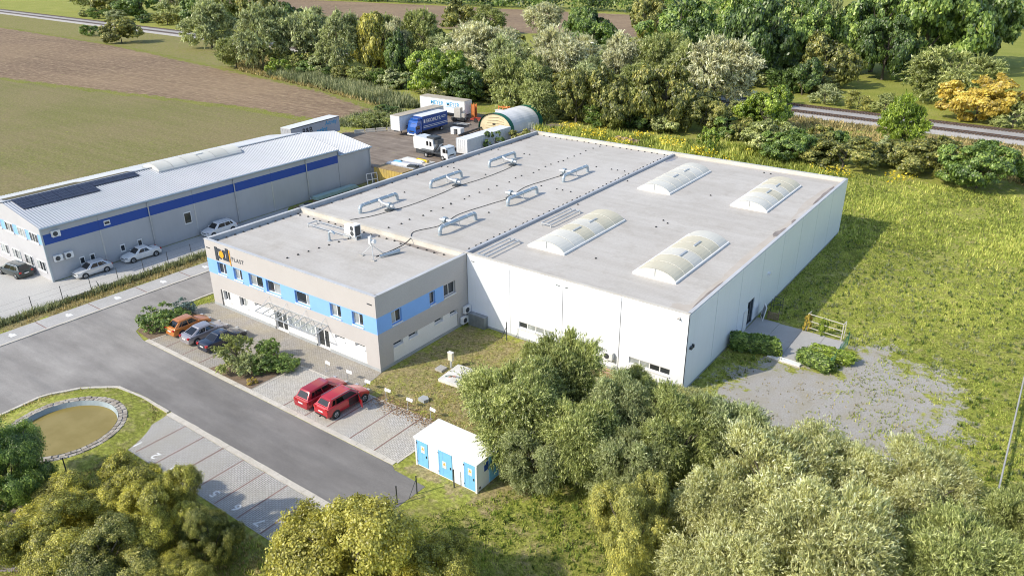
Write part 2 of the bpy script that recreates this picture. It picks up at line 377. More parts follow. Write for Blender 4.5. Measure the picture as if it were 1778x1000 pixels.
def pavers(name, c1, c2, c3, s=1.0, joint=(.16,.145,.12)):
    mt, nt, bs = new_mat(name); bs.inputs['Roughness'].default_value = .92
    p = pos(nt)
    br = N(nt, 'ShaderNodeTexBrick'); br.inputs['Scale'].default_value = 1/s; br.inputs['Brick Width'].default_value = .24; br.inputs['Row Height'].default_value = .16
    br.inputs['Mortar Size'].default_value = .014; br.inputs['Color1'].default_value = (*c1, 1); br.inputs['Color2'].default_value = (*c2, 1); br.inputs['Mortar'].default_value = (*joint, 1)
    br.inputs['Bias'].default_value = 0; nt.links.new(pos(nt, rz=R(90)), br.inputs['Vector'])
    c = mix(nt, math_(nt, 'MULTIPLY', ramp(nt, noise(nt, p, .35, 5, .65), (.38, 0), (.70, 1)), .75), br.outputs['Color'], c3)
    c = mix(nt, .5, c, ramp(nt, noise(nt, p, 6, 3), (.3, .65), (.7, 1.3)), 'MULTIPLY')
    nt.links.new(c, bs.inputs['Base Color']); bump(nt, bs, br.outputs['Fac'], -.5, .02); return mt
m_pave = pavers('grey block paving', (.40,.375,.345), (.33,.31,.285), (.36,.315,.225))
m_bay = pavers('bay block paving', (.53,.51,.48), (.43,.415,.39), (.36,.34,.29), 1.1, (.10,.095,.08))
sheet('forecourt', [(2.1,-8.7),(18.0,-8.7),(18.0,-3.4),(25.2,-3.2),(25.2,-1.3),(24.9,.1),(-.6,.1),(-1.4,-2.4),(2.9,-3.2)], .030, m_pave)
bay = sheet('parking_bay', [(18.05,-8.7),(35.15,-8.7),(35.15,-3.15),(18.05,-3.4)], .036, pavers('pale bay paving', (.56,.54,.505), (.47,.455,.425), (.46,.42,.34)))
for x in (22.1, 24.75, 27.4, 30.05, 32.7):
    MB().box(x-.06,-8.6,.030,x+.06,-3.25,.041).build('bay_line', m_redline, bay)
for x in (4.7, 7.35, 10.0):
    MB().box(x-.05,-8.6,.03,x+.05,-3.6,.035).build('bay_line', m_redline, bay)
bay2 = sheet('parking_bay', [(15.5,-15.1),(35.2,-15.1),(35.2,-19.35),(16.3,-19.5)], .020, m_bay)
for i in range(8):
    x = 18.15+2.5*i
    MB().box(x-.06,-19.3,.014,x+.06,-15.1,.025).build('bay_line', m_redline, bay2)
for i in range(8):
    text('bay_number', str(i+1), .95, m_num, bay2, (17.35+2.48*i, -18.35, .028), (0,0,math.pi), .002, 'CENTER', .02, sx=1.15)
for y in (-16.1,-10.6,-5.4,0,5.4,10.8):
    MB().box(-10.2,y-.28,.030,-9.55,y+.28,.040).box(-10.5,y-.1,.030,-10.2,y+.1,.0395).build('bay_mark', m_num, sw)
for y in (-18.7,-13.4,-8,-2.7,2.7,8.1):
    MB().box(-11.1,y-.05,.03,-8.65,y+.05,.0385).build('bay_line', m_redline, sw)
sheet('neighbour_yard', [(-14.3,-34),(-14.3,20),(-20.1,26),(-20.1,-7.2),(-37,-7.2),(-70,-30),(-40,-60)], .012, M('yard concrete', (.50,.49,.46), (.42,.405,.38), .18, .9, fine=8, kind='w'))
soft_sheet('sidewalk_verge', [(-14.1,-34),(-11.2,-34),(-11.2,24),(-14.1,24)], .022, ground_mat('dry roadside grass', col_grass, grass_fn, dry=1.1, dark=.75), .5, .5)
pt = structure('patio')
for i, (x0, x1) in enumerate(((48.3,50.6),(50.63,52.9),(52.93,55.1),(55.13,57.0))):
    for y0, y1 in ((23.6,26.8),(26.83,30.2)):
        MB().box(x0,y0-.1*i*.3,-.05,x1,y1-.1*i*.3 if y1 < 28 else y1-.12*i,.09+random.uniform(-.006,.006)).build('concrete_slab', m_concrete, pt)
# pond
pc = (11.1,-21.1)
def ring(mb, r0, z0, r1, z1, n=64, c=pc):
    for i in range(n):
        a, d = 2*math.pi*i/n, 2*math.pi*(i+1)/n
        mb.quad((c[0]+r0*math.cos(a),c[1]+r0*math.sin(a),z0),(c[0]+r1*math.cos(a),c[1]+r1*math.sin(a),z1),(c[0]+r1*math.cos(d),c[1]+r1*math.sin(d),z1),(c[0]+r0*math.cos(d),c[1]+r0*math.sin(d),z0))
    return mb
pond = structure('pond')
mt, nt, bs = new_mat('murky water'); bs.inputs['Roughness'].default_value = .22; bs.inputs['Specular IOR Level'].default_value = .3
p_ = pos(nt); nt.links.new(mix(nt, ramp(nt, noise(nt, p_, .5, 4), (.4, 0), (.62, 1)), (.25,.195,.055), (.29,.23,.075)), bs.inputs['Base Color']); bump(nt, bs, noise(nt, p_, 3, 2), .08, .02)
b = MB(); b.quad(*[(pc[0]+3.75*math.cos(2*math.pi*i/64), pc[1]+3.75*math.sin(2*math.pi*i/64), .06) for i in range(64)]); b.build('water', mt, pond)
ring(MB(), 3.72, .0, 3.86, .46).build('basin_wall', M('blue grey basin', (.36,.43,.46), (.26,.31,.33), 1, .8), pond)
ring(ring(MB(), 4.55, .40, 4.9, .34), 4.9, .34, 6.6, .0).build('bank', mg_lawn, pond)
b = ring(MB(), 3.86, .40, 4.6, .38); b.build('rim_bed', m_concrete, pond)
m_rim = [M('rim stone', (.36,.32,.27), (.24,.21,.17), 2, .9), M('pale rim stone', (.46,.42,.36), (.33,.30,.25), 2, .9)]
for rr, n in ((4.03,64),(4.38,58)):
    for i in range(n):
        a = 2*math.pi*(i+random.uniform(-.15,.15))/n; L = 2*math.pi*rr/n*random.uniform(.8,.95)
        hh = random.uniform(.04,.09); q = MB().box(-.14,-L/2,-.06,.14,L/2,hh)
        key = ('rim', i % 6, rr)
        if key not in KM: KM[key] = q.mesh('rim_stone', random.choice(m_rim))
        place('rim_stone', KM[key], pond, (pc[0]+rr*math.cos(a), pc[1]+rr*math.sin(a), .385), a+random.uniform(-.08,.08))
sheet('bare_track', [(17.2,-27.2),(21.5,-26.2),(24,-30),(15,-36),(12,-32)], .008, M('bare mauve soil', (.30,.265,.27), (.22,.19,.18), .6, .95, kind='w'))

# ---------------------------------------------------------------- walls with openings, windows
def P3(axis, c, out, u, z, d): return (u, c-out*d, z) if axis == 'y' else (c-out*d, u, z)
def wall(mb, axis, c, out, u0, u1, z0, z1, ops=(), depth=.32, edge=0):
    us = sorted({u0, u1, *[x for o in ops for x in o[:2]]}); zs = sorted({z0, z1, *[x for o in ops for x in o[2:]]})
    us = [u for u in us if u0 <= u <= u1]; zs = [z for z in zs if z0 <= z <= z1]
    q = lambda u, z, d: P3(axis, c, out, u, z, d)
    for a, e in zip(us, us[1:]):
        for f, g in zip(zs, zs[1:]):
            mu, mz = (a+e)/2, (f+g)/2
            if any(o[0] < mu < o[1] and o[2] < mz < o[3] for o in ops): continue
            mb.quad(q(a,f,0), q(e,f,0), q(e,g,0), q(a,g,0))
    for a, e, f, g in ops:
        for k in (((a,f),(a,g)),((a,g),(e,g)),((e,g),(e,f)),((e,f),(a,f))):
            mb.quad(q(*k[0],0), q(*k[0],depth), q(*k[1],depth), q(*k[1],0))
    if edge:
        for k in (((u0,z0),(u0,z1)),((u0,z1),(u1,z1)),((u1,z1),(u1,z0)),((u1,z0),(u0,z0))):
            mb.quad(q(*k[0],0), q(*k[0],edge), q(*k[1],edge), q(*k[1],0))
    return mb
def bx(mb, axis, c, out, u0, u1, z0, z1, d0, d1):
    a = P3(axis, c, out, u0, z0, d0); e = P3(axis, c, out, u1, z1, d1)
    return mb.box(min(a[0],e[0]), min(a[1],e[1]), min(a[2],e[2]), max(a[0],e[0]), max(a[1],e[1]), max(a[2],e[2]))
def window(parent, axis, c, out, u0, u1, z0, z1, n=2, depth=.28, sill=True, light=.35, fr=.075, name='window', mf=None, world=True, split=None):
    mf = mf or m_white; b = MB(); g = .004
    us = [u0+g+(u1-u0-2*g)*i/n for i in range(n+1)]
    if split: us = [u0+g]+[u0+(u1-u0)*s for s in split]+[u1-g]; n = len(us)-1
    bx(b, axis, c, out, u0+g, u1-g, z0+g, z0+fr, depth-.07, depth); bx(b, axis, c, out, u0+g, u1-g, z1-fr, z1-g, depth-.07, depth)
    for u in us: bx(b, axis, c, out, max(u0+g, u-fr/2), min(u1-g, u+fr/2), z0+fr, z1-fr, depth-.07, depth)
    w_ = b.build(name, mf, parent, world=world)
    for a, e in zip(us, us[1:]):
        bx(MB(), axis, c, out, a+fr/2, e-fr/2, z0+fr, z1-fr, depth-.03, depth-.01).build('pane', m_glassl if random.random() < light else m_glassd, w_, world=world)
    if sill: bx(MB(), axis, c, out, u0-.03, u1+.03, z0-.09, z0-.002, -.09, depth-.08).build('sill', mf, w_, world=world)
    return w_

# ---------------------------------------------------------------- office building
F, E_, W_, D_, H = 24.82, 12.44, 48.2, 60.78, 7.4
off = thing('office_building', 'two storey warm grey office block with sky blue window band', 'building', (0, 0, 0))
up_w = [(1.7,3.2),(4.4,5.8),(6.9,9.1),(9.6,11.8),(13.9,16.0),(18.8,20.25),(21.7,23.1)]
UZ = (3.97, 5.25)
b = MB()
wall(b,'y',0,-1,0,F,5.35,H); wall(b,'y',0,-1,0,F,2.15,3.75); wall(b,'y',0,-1,0,1.7,.3,2.15); wall(b,'y',0,-1,23.15,F,.3,2.15)
rs = [(1.8,3.05,1.22,2.36),(3.8,5.0,1.25,2.36),(7.4,8.6,1.3,2.4),(9.65,10.7,1.4,2.3)]
rs = [(1.8,3.05,1.72,2.15),(3.8,5.0,1.72,2.15),(7.4,8.6,1.72,2.15),(9.65,10.7,1.72,2.15)]
wall(b,'x',F,1,0,E_,5.35,H); wall(b,'x',F,1,8.85,E_,3.75,5.35,[(8.9,10.6,*UZ)]); wall(b,'x',F,1,0,E_,2.15,3.75); wall(b,'x',F,1,0,1.75,.3,2.15); wall(b,'x',F,1,10.75,E_,.3,2.15)
b.quad((0,0,0),(0,E_,0),(0,E_,H),(0,0,H))
b.build('wall', m_stucco, off)
lo = [(1.85,3.1,.95,2.08),(4.6,5.95,1.0,2.08),(7.1,9.3,1.72,2.1),(10.2,12.1,.06,2.1),(12.3,16.2,.85,2.1),(16.4,18.15,.06,2.1),(19.0,20.4,1.72,2.1),(21.7,23.05,1.72,2.1)]
wall(MB(),'y',.03,-1,1.7,23.15,.3,2.15,lo).build('white_panel', m_stuccow, off); wall(MB(), 'x', F-.03, 1, 1.75, 10.75, .3, 2.15, rs).build('white_panel', m_stuccow, off)
b = MB(); wall(b,'y',0,-1,0,F,3.75,5.35,[(*u,*UZ) for u in up_w]); wall(b,'x',F,1,0,8.85,3.75,5.35,[(1.8,3.1,*UZ),(6.85,7.65,*UZ)])
b.build('blue_band', m_blue, off)
b = MB(); bx(b,'y',-.03,-1,-.03,10.15,0,.3,0,.05); bx(b,'y',-.03,-1,12.15,16.35,0,.3,0,.05); bx(b,'y',-.03,-1,18.2,F+.03,0,.3,0,.05); bx(b,'x',F+.03,1,0.02,E_,0,.3,0,.05); b.build('plinth', m_plinth, off)
for (a, e), n, sp in zip(up_w, (2,2,2,2,2,2,2), (None,None,(.42,),(.45,),(.68,),None,None)): window(off,'y',0,-1,a,e,*UZ,n,split=sp,light=.55)
window(off,'x',F,1,1.8,3.1,*UZ,2,light=.3); window(off,'x',F,1,6.85,7.65,*UZ,1,light=0); window(off,'x',F,1,8.9,10.6,*UZ,2,light=.5)
for a, e, f, g in rs: window(off,'x',F-.03,1,a,e,f,g,1,light=0)
window(off,'y',.03,-1,*lo[0],3,light=.3); window(off,'y',.03,-1,*lo[1],3,light=.3); window(off,'y',.03,-1,*lo[2],2,light=.5); window(off,'y',.03,-1,*lo[4],5,light=.45)
window(off,'y',.03,-1,*lo[6],1,light=.2); window(off,'y',.03,-1,*lo[7],1,light=.2)
for k in (3, 5):
    d_ = window(off,'y',.03,-1,*lo[k],2,sill=False,light=.1,fr=.13,name='door')
    MB().box((lo[k][0]+lo[k][1])/2+.1,.19,.95,(lo[k][0]+lo[k][1])/2+.14,.24,1.25).build('handle', m_darkmetal, d_)
def roof_mat():
    mt, nt, bs = new_mat('roof membrane'); bs.inputs['Roughness'].default_value = .75
    p = pos(nt); q = pos(nt, (.08, 1, 1), 0); q2 = pos(nt, (1, .06, 1), 0)
    c = mix(nt, ramp(nt, noise(nt, p, .16, 6, .6), (.3, 0), (.7, 1)), (.52,.488,.442), (.44,.41,.368))
    c = mix(nt, .4, c, ramp(nt, noise(nt, q, .9, 4), (.35, (.445,.415,.372)), (.65, (.56,.535,.495))))
    c = mix(nt, math_(nt, 'MULTIPLY', ramp(nt, noise(nt, p, .5, 6, .7), (.50, 0), (.74, 1)), .6), c, (.36,.325,.275))
    sx = N(nt, 'ShaderNodeSeparateXYZ'); nt.links.new(p, sx.inputs[0])
    sm = math_(nt, 'PINGPONG', math_(nt, 'ADD', sx.outputs[1], math_(nt, 'MULTIPLY', noise(nt, p, .4, 2), .15)), .75)
    c = mix(nt, math_(nt, 'MULTIPLY', ramp(nt, sm, (.0, 1), (.035, 0)), .42), c, (.32,.30,.275))
    c = mix(nt, math_(nt, 'MULTIPLY', ramp(nt, noise(nt, p, .07, 5, .65), (.48, 0), (.66, 1)), .35), c, (.62,.60,.565))
    # dirt collected in shallow hollows
    c = mix(nt, .25, c, ramp(nt, noise(nt, p, 5, 3, .7), (.3, .72), (.7, 1.25)), 'MULTIPLY')
    nt.links.new(c, bs.inputs['Base Color']); bump(nt, bs, noise(nt, p, .8, 4), .15, .05); return mt
m_roof = roof_mat()
MB().quad((.3,.3,6.95),(F-.3,.3,6.95),(F-.3,E_-.1,6.95),(.3,E_-.1,6.95)).build('roof', m_roof, off)
def coping(parent, x0, y0, x1, y1, mt, mt2, z0=6.9, z1=H):
    MB().box(x0,y0,z0,x1,y1,z1).build('parapet', mt, parent, world=True)
    MB().box(x0-.04,y0-.04,z1+.002,x1+.04,y1+.04,z1+.05).build('coping', mt2, parent, world=True)
coping(off, .005,.005,F-.005,.30, m_stucco, m_coping); coping(off, F-.30,.31,F-.005,E_-.12, m_stucco, m_coping); coping(off, .005,.31,.30,E_-.12, m_parapet, m_coping)
# logo and lettering
m_slate = M('slate lettering', (.045,.055,.07), (.04,.05,.065), 2, .5); m_logo = M('orange logo', (.85,.38,.02), (.80,.35,.02), 2, .5)
lgo = None
for s, x in ((1, 1.75), (-1, 4.0)):
    lg = MB(); g = lambda a, c, z0, z1: lg.box(min(x+s*a, x+s*c), -.07, z0, max(x+s*a, x+s*c), -.005, z1)
    g(0,.40,5.5 if s == 1 else 5.78,6.95 if s == 1 else 7.15); g(.40,.98,6.58,6.85); g(.66,.98,6.02,6.58); g(.40,.98,5.78,6.02)
    o = lg.build('logo_letter', m_slate, off); lgo = lgo or o
MB().tube([(2.87,-.015,6.32),(2.87,-.10,6.32)], .38, 24).build('logo_disc', m_logo, off)
MB().box(4.12,-.05,5.35,4.24,-.005,7.05).build('logo_bar', m_logo, off)
text('lettering', 'PLAST', .62, m_slate, off, (4.42,-.012,5.98), (R(90),0,0), .006, 'LEFT', .008, sx=1.0, sp=1.25)
# entrance canopy
can = thing('entrance_canopy', 'glazed steel canopy above the two white entrance doors', 'canopy', (9.6, 0, 2.5))
b = MB()
for i in range(9):
    x = i*1.08; b.bar((x,-.02,.25),(x,-1.65,.0),.07,.09)
b.bar((-.03,-1.66,0),(8.67,-1.66,0),.08); b.bar((-.03,-.05,.26),(8.67,-.05,.26),.08); b.build('frame', m_steel, can)
mt, nt, bs = new_mat('clear canopy glass'); bs.inputs['Roughness'].default_value = .1; bs.inputs['Alpha'].default_value = .07; bs.inputs['Base Color'].default_value = (.6,.7,.68,1)
m_clear = mt
for i in range(8):
    x = i*1.08+.05; MB().quad((x,-.06,.315),(x+.98,-.06,.315),(x+.98,-1.64,.06),(x,-1.64,.06)).build('glass_panel', m_clear, can)
for x in (0.2,2.9,5.7,8.4): MB().tube([(x,-.03,1.0),(x,-1.2,.10)], .02, 6).build('tie_rod', m_steel, can)
# side conductors, vents
for x in (.55, 24.1): MB().box(x-.3,-.03,6.5,x+.3,-.002,6.6).build('overflow_slot', m_darkmetal, off)
MB().tube([(1.62,-.05,.3),(1.62,-.05,2.1)], .035, 6).build('downpipe', m_darkmetal, off)

# ---------------------------------------------------------------- production hall
hall = thing('factory_hall', 'large white flat roofed production hall joined behind the office block', 'building', (F, E_, 0))
G_ = dict(world=True)
MB().box(.01,E_+.30,0,W_-.30,D_-.05,6.94).build('wall_core', m_plinth, hall, **G_)
fw_ = {1:[(31.1,34.95,1.2,1.9)], 2:[(37.0,40.85,1.2,1.9)], 3:[(43.0,46.9,1.2,1.9)]}
edges = [F+.01,30.05,36.0,41.95,W_]
for i, (a, e) in enumerate(zip(edges, edges[1:])):
    ops = fw_.get(i, [])
    wall(MB(),'y',E_,-1,a+.03,e-(.03 if i < 3 else 0),.25,H-.03,ops,.2,.05).build('wall_panel', m_hallwall, hall, **G_)
    for o in ops: window(hall,'y',E_,-1,*o,4,depth=.16,light=.5,fr=.1)
ys = [E_,18.4,24.35,30.3,36.3,42.3,48.3,54.3,D_]
for i, (a, e) in enumerate(zip(ys, ys[1:])):
    ops = [(27.0,28.85,.12,2.9)] if i == 2 else []
    wall(MB(),'x',W_,1,a+(.03 if i else 0),e-.03,.25,H-.03,ops,.22,.05).build('wall_panel', m_hallwall, hall, **G_)
dr = bx(bx(MB(),'x',W_,1,26.98,28.87,2.78,2.9,.08,.2),'x',W_,1,28.75,28.87,.12,2.78,.08,.2); bx(dr,'x',W_,1,26.98,27.1,.12,2.78,.08,.2)
dr = dr.build('door_frame', M('anthracite frame', (.10,.13,.15), None, 2, .5), hall, **G_)
bx(MB(),'x',W_,1,27.1,28.75,.12,2.78,.17,.2).build('door_glass', m_glassd, dr, **G_)
bx(MB(),'x',W_,1,26.0,26.95,.1,2.3,-.09,-.02).build('door_leaf', m_white, hall, **G_)
bx(bx(MB(),'y',E_,-1,F+.01,W_,0,.25,.02,.06),'x',W_,1,E_+.03,D_,0,.25,.02,.045).build('plinth', m_plinth, hall, **G_)
for x in (25.6,35.45,36.4,47.3): bx(MB(),'y',E_,-1,x-.2,x+.2,6.72,6.8,-.012,.02).build('overflow_slot', m_darkmetal, hall, **G_)
bx(bx(MB(),'x',W_,1,13.0,13.3,4.0,4.25,-.2,-.005),'x',W_,1,13.45,13.6,4.0,4.3,-.2,-.005).build('wall_lamp', m_darkmetal, hall, **G_)
bx(MB(),'x',W_,1,32.0,32.5,4.05,4.3,-.25,-.005).build('wall_lamp', m_white, hall, **G_)
MB().box(.3,E_+.3,6.94,24.0,D_-.3,6.97).box(24.35,E_+.3,6.94,W_-.3,D_-.3,6.955).build('roof', m_roof, hall, **G_)
MB().box(24.0,E_+.3,6.9,24.35,D_-.3,7.24).build('roof_upstand', m_parapet, hall, **G_)
coping(hall, F+.005,E_+.06,W_-.06,E_+.30, m_hallwall, m_copingw); coping(hall, .3,E_-.1,F-.04,E_+.30, m_copingw, m_copingw)
coping(hall, W_-.30,E_+.31,W_-.06,D_-.31, m_hallwall, m_coping); coping(hall, .005,D_-.30,W_-.06,D_-.06, m_copingw, m_coping); coping(hall, .02,E_-.1,.28,D_-.31, m_parapet, m_coping)
# skylights
m_poly = [M('opal skylight sheet', (.62,.61,.55), (.56,.55,.49), .5, .75, kind='w'), M('yellowed skylight sheet', (.60,.565,.44), (.54,.50,.38), .5, .75, kind='w'), M('milky skylight sheet', (.66,.65,.59), (.60,.59,.53), .5, .75, kind='w')]
def arc(t, wd, rise): # t 0..1
    a = math.pi*(.14+.72*t); s0 = math.cos(.14*math.pi); h0 = math.sin(.14*math.pi)
    return (wd/2*(1-math.cos(a)/s0), rise*(math.sin(a)-h0)/(1-h0))
for sx, sy, yel in ((28.0,18.6,.25),(39.95,18.5,.7),(27.8,42.8,.25),(39.75,42.9,.35)):
    wd, L, z0 = 4.15, 12.3, 6.95; NS = 6
    b = MB(); b.box(sx-.12,sy-.12,z0,sx+.1,sy+L+.12,z0+.22); b.box(sx+wd-.1,sy-.12,z0,sx+wd+.12,sy+L+.12,z0+.22); b.box(sx+.1,sy-.12,z0,sx+wd-.1,sy+.08,z0+.22); b.box(sx+.1,sy+L-.08,z0,sx+wd-.1,sy+L+.12,z0+.22)
    sk = b.build('skylight', m_white, hall, **G_)
    for k in range(NS):
        b = MB(); y0, y1 = sy+L*k/NS+.03, sy+L*(k+1)/NS-.03
        for i in range(12):
            (x0, h0), (x1, h1) = arc(i/12, wd, .74), arc((i+1)/12, wd, .74); zz = z0+.22
            b.quad((sx+x0,y0,zz+h0),(sx+x1,y0,zz+h1),(sx+x1,y1,zz+h1),(sx+x0,y1,zz+h0))
        b.build('skylight_panel', m_poly[1] if random.random() < yel else random.choice((m_poly[0], m_poly[2])), sk, 60, **G_)
        if k:
            pth = [(sx+arc(i/12, wd, .75)[0], y0-.03, z0+.23+arc(i/12, wd, .75)[1]) for i in range(13)]
            MB().tube(pth, .022, 5).build('rib', m_poly[2], sk, **G_)
    for y in (sy+.02, sy+L-.02):
        MB().quad(*[(sx+arc(i/12, wd, .73)[0], y, z0+.22+arc(i/12, wd, .73)[1]) for i in range(13)]).build('end_pane', m_poly[2], sk, **G_)
    MB().bar((sx+wd/2,sy-.01,z0+.2),(sx+wd/2,sy-.01,z0+.95),.05).build('mullion', m_steel, sk, **G_)
    for k in (2, 3.6):
        y = sy+L*k/NS; MB().box(sx+wd*.60,y-.0,z0+.84,sx+wd*.64,y+1.6,z0+1.02).build('vent_flap', m_steel, sk, **G_)
# conductor support blocks and puddles
me = MB().tube([(0,0,0),(0,0,.11)], [.12,.08], 8).mesh('conductor_block', m_dark)
blk = []
for i in range(46): blk.append((23.55+random.uniform(-.05,.05), 13.3+i*1.03+random.uniform(-.2,.2), hall, 6.97))
for i in range(22): blk.append((.9+i*1.05+random.uniform(-.15,.15), 60.0, hall, 6.97))
for i in range(18): blk.append((.75+random.uniform(-.08,.08), 13.5+i*2.6+random.uniform(-.6,.6), hall, 6.97))
for i in range(26): blk.append((12.6+random.uniform(-.25,.25), 14+i*1.8+random.uniform(-.4,.4), hall, 6.97))
for y in (24.6, 36.8, 48.8):
    for i in range(20):
        if random.random() < .4: blk.append((1.4+i*1.12+random.uniform(-.2,.2), y+random.uniform(-.2,.2), hall, 6.97))
for i in range(24): blk.append((.6+i*1.02+random.uniform(-.2,.2), .55, off, 6.95))
for i in range(11): blk.append((.6, 1.2+i*1.05, off, 6.95))
for i in range(20): blk.append((1.2+i*1.12, 11.6+random.uniform(-.2,.2), off, 6.95))
for i in range(7): blk.append((10.5+i*.15, 2.2+i*1.2, off, 6.95))
for x, y in ((35.2,19.6),(35.9,31.2),(36.4,33.0),(36.2,45.3),(38.0,58.9),(38.9,58.9),(35.6,33.6),(24.9,33),(25,45)): blk.append((x, y, hall, 6.955))
for x, y, par, z in blk:
    if par is hall: place('conductor_block', me, hall, (x-F, y-E_, z))
    else: place('conductor_block', me, off, (x, y, z))
m_puddle = M('damp silt stain', (.19,.16,.14), (.30,.26,.23), .9, .6, kind='w'); m_silt = M('ochre silt', (.46,.41,.35), (.50,.46,.41), .6, .9, kind='w'); m_wet = M('damp roof', (.24,.235,.26), (.30,.28,.29), .8, .25, kind='w')
BZ = [0]
def blob(name, parent, cx, cy, rx, ry, z, mt, n=26):
    BZ[0] = (BZ[0]+1) % 7; z += BZ[0]*.0011
    ph = [random.uniform(0, 6.28) for _ in range(4)]; b = MB(); pts = []
    for i in range(n):
        a = 2*math.pi*i/n; r = 1+.18*math.sin(2*a+ph[0])+.14*math.sin(3*a+ph[1])+.1*math.sin(5*a+ph[2])+.07*math.sin(9*a+ph[3])
        pts.append((cx+rx*r*math.cos(a), cy+ry*r*math.sin(a), z))
    b.quad(*pts); return b.build(name, mt, parent, **G_)
for cx, cy, rx, ry in ((47.25,16.6,.35,4.2),(47.2,26,.45,7.5),(47.2,37,.4,6),(46.9,51,.5,7),(46.6,14.0,.9,1.0)): blob('silt_patch', hall, cx, cy, rx, ry, 6.960, m_silt)
for cx, cy, rx, ry in ((47.5,18.6,.24,2.9),(47.35,37.2,.4,1.7),(47.45,41.6,.22,.9),(47.4,54.0,.34,3.8),(47.6,30.3,.12,.6)): blob('damp_patch', hall, cx, cy, rx, ry, 6.971, m_puddle)
for cx, cy, rx, ry in ((.62,20.4,.22,2.2),(.6,25.2,.22,1.0),(.62,15.6,.2,.8),(.6,55,.25,4.2),(.6,33,.2,1.0),(.62,42,.18,1.5)): blob('damp_patch', hall, cx, cy, rx, ry, 6.986, m_puddle)
for cx, cy, rx, ry in ((1.3,22,.9,5),(1.3,34,.8,4),(1.3,48,1.0,5),(22.8,16,.9,3)): blob('silt_patch', hall, cx, cy, rx, ry, 6.974, m_roof)
blob('damp_patch', hall, 24.9, 58.6, .5, 1.6, 6.962, m_wet)
for cx, cy, rx, ry in ((7,11.75,4.2,.32),(22.4,11.7,1.9,.32),(13.5,11.8,2.5,.25)): blob('silt_patch', off, cx, cy, rx, ry, 6.956, m_silt)
for cx, cy, rx, ry in ((8.4,12.0,.6,.15),(19.2,11.85,3.4,.26)): blob('damp_patch', off, cx, cy, rx, ry, 6.966, m_puddle)

# ---------------------------------------------------------------- neighbouring warehouse
nb = thing('neighbour_warehouse', 'long grey warehouse with cobalt blue stripe and ribbed metal roof', 'building', (-20.2,-7.3,0))
NX, NY, NE, AE = -20.2, -7.3, 36.2, 42.9; RX, RZ, EZ, FX = -28.3, 8.0, 6.55, -36.4
py = [NY,-.95,5.25,11.4,17.6,23.7,30.0,NE]
MB().box(FX+.06,NY+.06,0,NX-.06,NE-.06,6.3).build('wall_core', m_clad, nb, **G_)
for a, e in zip(py, py[1:]):
    c_ = (a+e)/2; ops = []
    wall(MB(),'x',NX,1,a+.02,e-.02,.1,4.42,[o for o in ((9.7,10.75,2.0,3.6),(-4.0,-3.4,1.0,1.95),(-2.8,-2.2,1.0,1.95),(.9,1.5,1.0,1.95),(3.1,3.7,1.0,1.95)) if a < o[0] < e],.12,.05).build('wall_panel', m_clad, nb, **G_)
    wall(MB(),'x',NX+.004,1,a+.006,e-.006,4.42,5.6,[o for o in ((-.35,.4,4.75,5.35),) if a < o[1] < e],.12,.05).build('blue_stripe', m_navyband, nb, **G_)
    wall(MB(),'x',NX,1,a+.02,e-.02,5.6,6.5,[],.1,.05).build('wall_panel', m_clad, nb, **G_)
for o in ((9.7,10.75,2.0,3.6),(-4.0,-3.4,1.0,1.95),(-2.8,-2.2,1.0,1.95),(.9,1.5,1.0,1.95),(3.1,3.7,1.0,1.95),(-.35,.4,4.75,5.35)):
    window(nb,'x',NX+.02,1,*o,1,depth=.05,sill=False,light=0,fr=.14)
b = MB(); b.quad((NX,NY,.0),(NX,NY,EZ-.1),(RX,NY,RZ-.12),(FX,NY,EZ-.1),(FX,NY,0)); b.build('gable_wall', m_gable, nb, **G_)
for i, (a, e) in enumerate(((-23.2,-21.2),(-26.2,-24.2),(-29.4,-27.4),(-32.6,-30.6))):
    w_ = window(nb,'y',NY-.06,-1,a,e,.95,2.2,3,depth=.055,light=.3); w_ = window(nb,'y',NY-.06,-1,a,e,4.4,5.55,3,depth=.055,light=.4)
for a, e in ((-24.2,-23.2),(-27.4,-26.2),(-30.6,-29.4),(-21.2,-20.22)): MB().box(a+.02,NY-.03,4.4,e-.02,NY-.004,5.55).build('blue_panel', m_blue, nb, **G_)
def ribs(mb, x0, z0, x1, z1, y0, y1, step=.33, t=.05):
    n = int((y1-y0)/step); pr = []
    for i in range(n):
        y = y0+i*(y1-y0)/n; s = (y1-y0)/n; pr += [(y,0),(y+s*.55,0),(y+s*.65,t),(y+s*.9,t)]
    pr.append((y1,0))
    for (a, ha), (c, hc) in zip(pr, pr[1:]): mb.quad((x0,a,z0+ha),(x1,a,z1+ha),(x1,c,z1+hc),(x0,c,z0+hc))
    return mb
m_ribroof = M('white ribbed roof sheet', (.44,.46,.49), (.39,.41,.44), .2, .38, .15, kind='w')
rf = ribs(ribs(MB(), NX+.25, EZ-.05, RX, RZ, NY-.15, NE+.1), RX, RZ, FX-.3, EZ-.05, NY-.15, NE+.1).build('roof', m_ribroof, nb, **G_)
MB().box(RX-.2,NY-.16,RZ+.04,RX+.2,NE+.11,RZ+.09).build('ridge_cap', m_ribroof, rf, **G_)
MB().tube([(NX+.32,NY-.2,EZ-.12),(NX+.32,NE+.1,EZ-.12)], .11, 10).build('gutter', m_galv, rf, **G_)
b = MB(); b.quad((RX,NE+.05,RZ-.02),(NX+.1,NE+.05,EZ-.1),(NX+.1,NE+.05,5.3),(FX,NE+.05,5.3),(FX,NE+.05,EZ-.1)); b.build('end_wall', m_clad, nb, **G_)
MB().box(FX+.06,NE+.06,0,NX-.06,AE-.05,5.4).build('annex_core', m_clad, nb, **G_)
wall(MB(),'x',NX,1,NE+.03,AE,.1,5.6,[],.1,.05).build('wall_panel', m_clad, nb, **G_)
